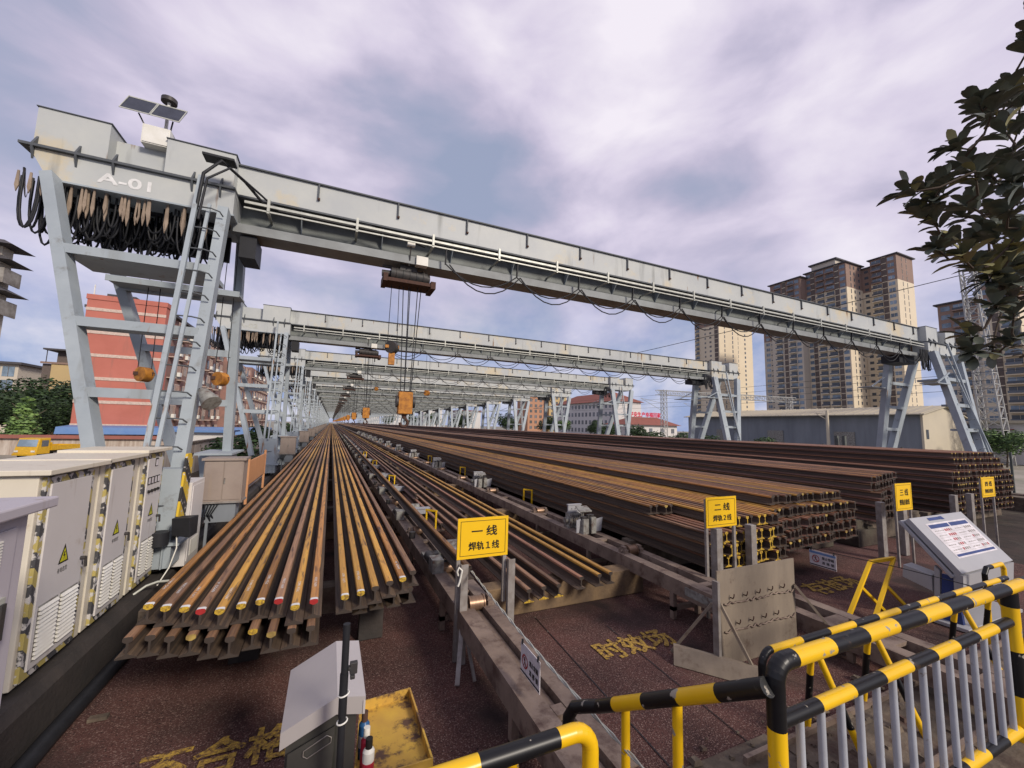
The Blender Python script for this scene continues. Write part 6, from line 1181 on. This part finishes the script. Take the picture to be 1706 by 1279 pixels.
for zz in (0.7, 1.2, 1.7, 2.1): B().bar((29.5, 8, zz), (29.5, 260, zz), 0.025, 0.025).build('strand', ['fence_wire'], t)
for k in range(60): B().box(29.46, 29.54, 8+k*4, 8.08+k*4, -0.03, 2.2).build('post', ['fence_wire'], t)
t = empty('equipment_box', (28.6, 12, 0), 'dark slim equipment posts left of the nearest right crane leg', 'posts'); B().box(28.3, 28.5, 14.6, 14.75, 0, 2.75).build('post', ['fence_wire'], t); B().box(28.3, 28.5, 14.2, 14.35, 0, 2.75).build('post', ['fence_wire'], t); B().box(28.32, 28.48, 14.35, 14.6, 1.4, 1.5).build('tie_bar', ['fence_wire'], t)

# ================================================================== trees
def crown_mesh(name, lobes, nleaf, size, mats, seed, hole=0.0):
    r = random.Random(seed); vs = []; fs = []; mi = []
    tot = sum(l[3]**2 for l in lobes)
    for (cx_, cy_, cz_, rad, sq) in lobes:
        n = int(nleaf*rad*rad/tot)
        for _ in range(n):
            u = Vector((r.gauss(0, 1), r.gauss(0, 1), r.gauss(0, 1))).normalized(); rr_ = rad*(0.55+0.5*r.random()**0.6)*(1+0.18*math.sin(7*u.x+3*u.z+seed)*math.cos(5*u.y))
            p = Vector((cx_+u.x*rr_, cy_+u.y*rr_, cz_+u.z*rr_*sq))
            a = (u+Vector((r.gauss(0, .6), r.gauss(0, .6), r.gauss(0, .6)))).normalized(); t1 = a.cross(Vector((0, 0, 1)) if abs(a.z) < 0.9 else Vector((1, 0, 0))).normalized(); t2 = a.cross(t1)
            s_ = size*(0.6+0.8*r.random()); k = len(vs)
            vs += [p-t1*s_*0.5, p-t2*s_*0.28, p+t1*s_*0.6, p+t2*s_*0.28]; fs.append((k, k+1, k+2, k+3)); mi.append(0 if r.random() < 0.72 else 1)
    me = bpy.data.meshes.new(name); me.from_pydata([tuple(v) for v in vs], [], fs)
    for mm in mats: me.materials.append(M[mm])
    me.polygons.foreach_set('material_index', mi); me.update(); return me
def trunk_mesh(h, r0, seed):
    r = random.Random(seed); b = B(); b.tube([(0, 0, 0), (0.05*h, 0.02*h, h*0.3), (0.03*h, 0, h*0.75)], r0, 8, r2=r0*0.4)
    for k in range(5):
        a = k*2.4; z = h*(0.25+0.09*k); b.tube([(0.04*h, 0, z), (0.04*h+math.cos(a)*h*0.22, math.sin(a)*h*0.22, z+h*0.22)], r0*0.4, 6, r2=r0*0.12)
    return b.mesh('trunk', ['bark'])
def lobes_round(h, w, seed):
    r = random.Random(seed); L = []
    for k in range(11):
        a = r.random()*6.28; q = r.random(); L.append((math.cos(a)*w*0.30*q*1.6, math.sin(a)*w*0.30*q*1.6, h*(0.42+0.42*r.random()), w*(0.20+0.12*r.random()), 0.85))
    return L
TM = {}
def tree(kind, x, y, z, s_, label, group=None):
    if kind not in TM:
        h, w_, n, sz, mats, nm = {'dense': (9, 8, 5200, 0.42, ['leaf_dark', 'leaf_mid'], 'broadleaf_tree'), 'young': (5, 2.9, 2600, 0.26, ['leaf_light', 'leaf_mid'], 'young_tree'), 'bush': (2.2, 2.4, 1300, 0.2, ['leaf_mid', 'leaf_dark'], 'shrub'), 'mid': (8, 6, 3600, 0.4, ['leaf_mid', 'leaf_light'], 'broadleaf_tree')}[kind]
        L = lobes_round(h, w_, len(kind)+3) if kind != 'young' else [(0.1*math.sin(k*2), 0.1*math.cos(k*3), 1.0+k*0.5, 1.25-0.13*k, 0.6) for k in range(8)]
        if kind == 'bush': L = [(math.cos(k*1.7)*0.6, math.sin(k*1.7)*0.6, 0.6+0.3*(k % 3), 0.75, 0.8) for k in range(6)]
        TM[kind] = (crown_mesh('crown', L, n, sz, mats, len(kind)), trunk_mesh(h, 0.16 if kind != 'bush' else 0.05, 3), nm)
    cm, tm, nm = TM[kind]; t = empty(nm, (x, y, z), label, 'tree' if kind != 'bush' else 'shrub', group)
    for nme, me in (('crown', cm), ('trunk', tm)): o = bpy.data.objects.new(nme, me); COL.objects.link(o); o.parent = t
    t.scale = (s_, s_, s_*random.uniform(0.9, 1.1)); t.rotation_euler = (0, 0, random.uniform(0, 6.28)); return t
GL = 'dark trees left of the red house'
for i, (x, y, s_, lb) in enumerate([(-54, 92, 1.1, 'dark tree at the left edge under the glazed house'), (-48, 94, 1.15, 'dark tree behind the light green young tree'), (-43, 93, 1.2, 'dark tree below the beige house, left one'), (-38.5, 90, 1.2, 'dark tree touching the red house'), (-46, 84, 0.95, 'lower dark tree in front of the dark row, left of the young tree'), (-39.5, 82, 0.9, 'lower dark tree between the young tree and the red house'), (-53, 84, 0.9, 'low dark tree at the left edge behind the wall'), (-35.5, 79, 0.8, 'low dark tree at the left corner of the red house')]):
    tree('dense', x, y, -1.9, s_, lb, GL)
tree('young', -33.6, 68, -1.9, 1.4, 'light green young tree standing in front of the dark trees')
for i, (x, y, k, s_, lb) in enumerate([(-4.6, 25.5, 'bush', 1.1, 'green shrub between the first and second crane feet'), (-4.8, 40, 'bush', 1.2, 'green shrub beside the third crane foot'), (-5.0, 62, 'bush', 1.3, 'green shrub beyond the fourth crane foot')]): tree(k, x, y, 0, s_, lb, 'shrubs along the left crane track')
GRT = 'trees and shrubs beyond the right crane legs'
for i, (x, y, k, s_, lb) in enumerate([(62, 110, 'dense', 0.75, 'dark tree before the white dormitory, under the third crane'), (48, 112, 'dense', 0.8, 'dark tree left of the dormitory between far crane legs'), (66, 92, 'dense', 0.62, 'dark tree before the low red-roofed hall'), (58, 76, 'bush', 2.2, 'bushy shrub left of the portal column'), (55, 62, 'bush', 2.0, 'bushy shrub at the foot of the portal column'), (49, 52, 'bush', 1.6, 'green shrub beside the second crane right leg'), (46, 44, 'bush', 1.4, 'green shrub before the left end of the warehouse'), (46, 39, 'bush', 1.35, 'second green shrub before the warehouse wall'), (48, 33, 'bush', 1.3, 'green shrub before the middle of the warehouse'), (69, 20.5, 'mid', 0.52, 'green tree before the low cream house at right'), (62, 17.2, 'mid', 0.5, 'dark green tree between the right crane leg and the house'), (75, 15.5, 'mid', 0.55, 'green tree at the right edge before the house'), (40, 130, 'dense', 0.8, 'far dark tree behind the fourth crane legs'), (38, 165, 'mid', 0.9, 'far green tree behind the sixth crane legs'), (36, 210, 'dense', 1.0, 'far tree in the gap behind the distant crane legs'), (34, 270, 'dense', 1.1, 'tiny far tree near the end of the crane row'), (78, 128, 'mid', 0.8, 'green tree at the left end of the dormitory')]): tree(k, x, y, 0, s_, lb, GRT)
# ------------------------------------------------------------------ magnolia at the right edge
t = empty('magnolia_tree', (5.75, 1.15, 0), 'dark large-leaved magnolia branches reaching in from the right edge', 'tree')
TIPS = [(3.97, 1.49, 4.69), (4.86, 1.68, 5.14), (4.75, 1.69, 4.86), (4.42, 1.35, 5.13), (4.76, 1.41, 5.14), (4.61, 1.46, 4.97), (4.76, 1.57, 4.92), (4.88, 1.66, 4.8), (4.41, 1.18, 5.39), (4.47, 1.1, 5.38), (5.33, 1.38, 5.79), (5.06, 1.15, 5.78), (5.52, 1.23, 5.87), (4.32, 1.21, 4.81), (4.95, 1.3, 5.02), (5.22, 1.42, 5.02), (4.53, 1.33, 4.67), (5.29, 1.6, 4.88), (5.16, 1.65, 4.64), (4.12, 1.39, 4.24), (4.29, 1.32, 4.19), (5.0, 1.42, 4.5), (5.57, 1.52, 4.49), (4.97, 1.29, 4.5), (4.6, 1.35, 4.16), (4.95, 1.38, 4.11), (4.6, 1.14, 4.54), (4.86, 1.16, 4.86), (5.11, 1.2, 5.23), (5.08, 1.24, 5.44), (4.91, 1.21, 4.3), (4.93, 1.23, 4.06), (4.79, 1.3, 3.86), (5.22, 1.32, 3.87), (4.67, 1.44, 3.63), (4.42, 1.34, 3.44), (5.53, 1.55, 3.61), (5.36, 1.37, 3.67), (5.46, 1.06, 6.59), (4.91, 0.98, 5.99), (5.7, 1.4, 5.43), (5.5, 1.43, 4.91), (4.81, 1.14, 4.44), (4.93, 1.3, 4.18), (5.25, 1.45, 4.68), (5.55, 1.34, 4.37), (5.74, 1.48, 4.16), (5.16, 1.21, 4.82), (5.61, 1.27, 5.67)]
rr = random.Random(21)
b = B(); b.tube([(6.25, 0.95, 0), (6.2, 0.9, 2.5), (6.05, 1.0, 4.2), (5.95, 1.05, 6.3)], 0.11, 10, r2=0.05); b.build('trunk', ['bark'], t)
nodes = [Vector((6.05, 1.0, z)) for z in (3.7, 4.2, 4.7, 5.2, 5.7, 6.1)]
tb = B(); lv = B(); order = sorted(TIPS+[(rr.uniform(6.15, 7.3), rr.uniform(0.3, 1.75), rr.uniform(3.7, 6.6)) for _ in range(60)], key=lambda p: abs(p[0]-6.05))
def leaf(b, base, d, L, mi, up):
    d = d.normalized(); s_ = d.cross(up)
    if s_.length < 1e-3: s_ = Vector((1, 0, 0))
    s_.normalize(); n_ = s_.cross(d).normalized(); W_ = L*0.21; droop = n_*(-0.10*L)
    m_ = [base+d*(L*k)+n_*(0.05*L*math.sin(k*3.1)) + droop*k*k for k in (0.0, 0.22, 0.5, 0.76, 0.92, 1.0)]
    w_ = [0.06, 0.55, 0.92, 0.98, 0.6, 0.05]; vs = []
    for q, ww in zip(m_, w_): vs += [q-s_*W_*ww+n_*W_*ww*0.28, q, q+s_*W_*ww+n_*W_*ww*0.28]
    fs = []
    for k in range(5): fs += [(3*k, 3*k+1, 3*k+4, 3*k+3), (3*k+1, 3*k+2, 3*k+5, 3*k+4)]
    b.add(vs, fs, mi, True)
def rosette(p, ax, n, mi, L0):
    up = Vector((0, 0, 1)); a1 = ax.cross(Vector((0.3, 0.2, 1))).normalized(); a2 = ax.cross(a1)
    for k in range(n):
        a = k*2.4+rr.random()*0.5; tilt = rr.uniform(0.35, 1.25)
        d = ax*math.cos(tilt)+(a1*math.cos(a)+a2*math.sin(a))*math.sin(tilt)
        leaf(lv, p-ax*rr.uniform(0, 0.09), d, L0*rr.uniform(0.75, 1.15), mi if rr.random() < 0.93 else 2, up)
for i, p in enumerate(order):
    p = Vector(p); near = min(nodes, key=lambda q: (q-p).length+(0.25 if q.x < p.x else 0)); mid = near.lerp(p, 0.5)+Vector((rr.uniform(-.05, .05), rr.uniform(-.05, .05), -0.06))
    tb.tube([tuple(near), tuple(mid), tuple(p)], 0.011, 6, r2=0.006); nodes += [p, mid]
    ax = ((p-mid).normalized()+Vector((-0.25, 0, 0.55))+Vector((rr.uniform(-.3, .3), rr.uniform(-.3, .3), rr.uniform(-.2, .2)))).normalized()
    rosette(p, ax, rr.randint(8, 12), 0 if p.z > 4.35 or p.z < 4.1 else rr.choice([0, 0, 1]), 0.175)
    rosette(near.lerp(p, 0.8), ax, 4, 0, 0.18)
tb.build('branches', ['bark'], t); lv.build('foliage', ['mag_leaf', 'mag_leaf2', 'mag_leaf2'], t)['kind'] = 'stuff'
for o in list(bpy.data.objects):
    if '_o' in o: del o['_o']
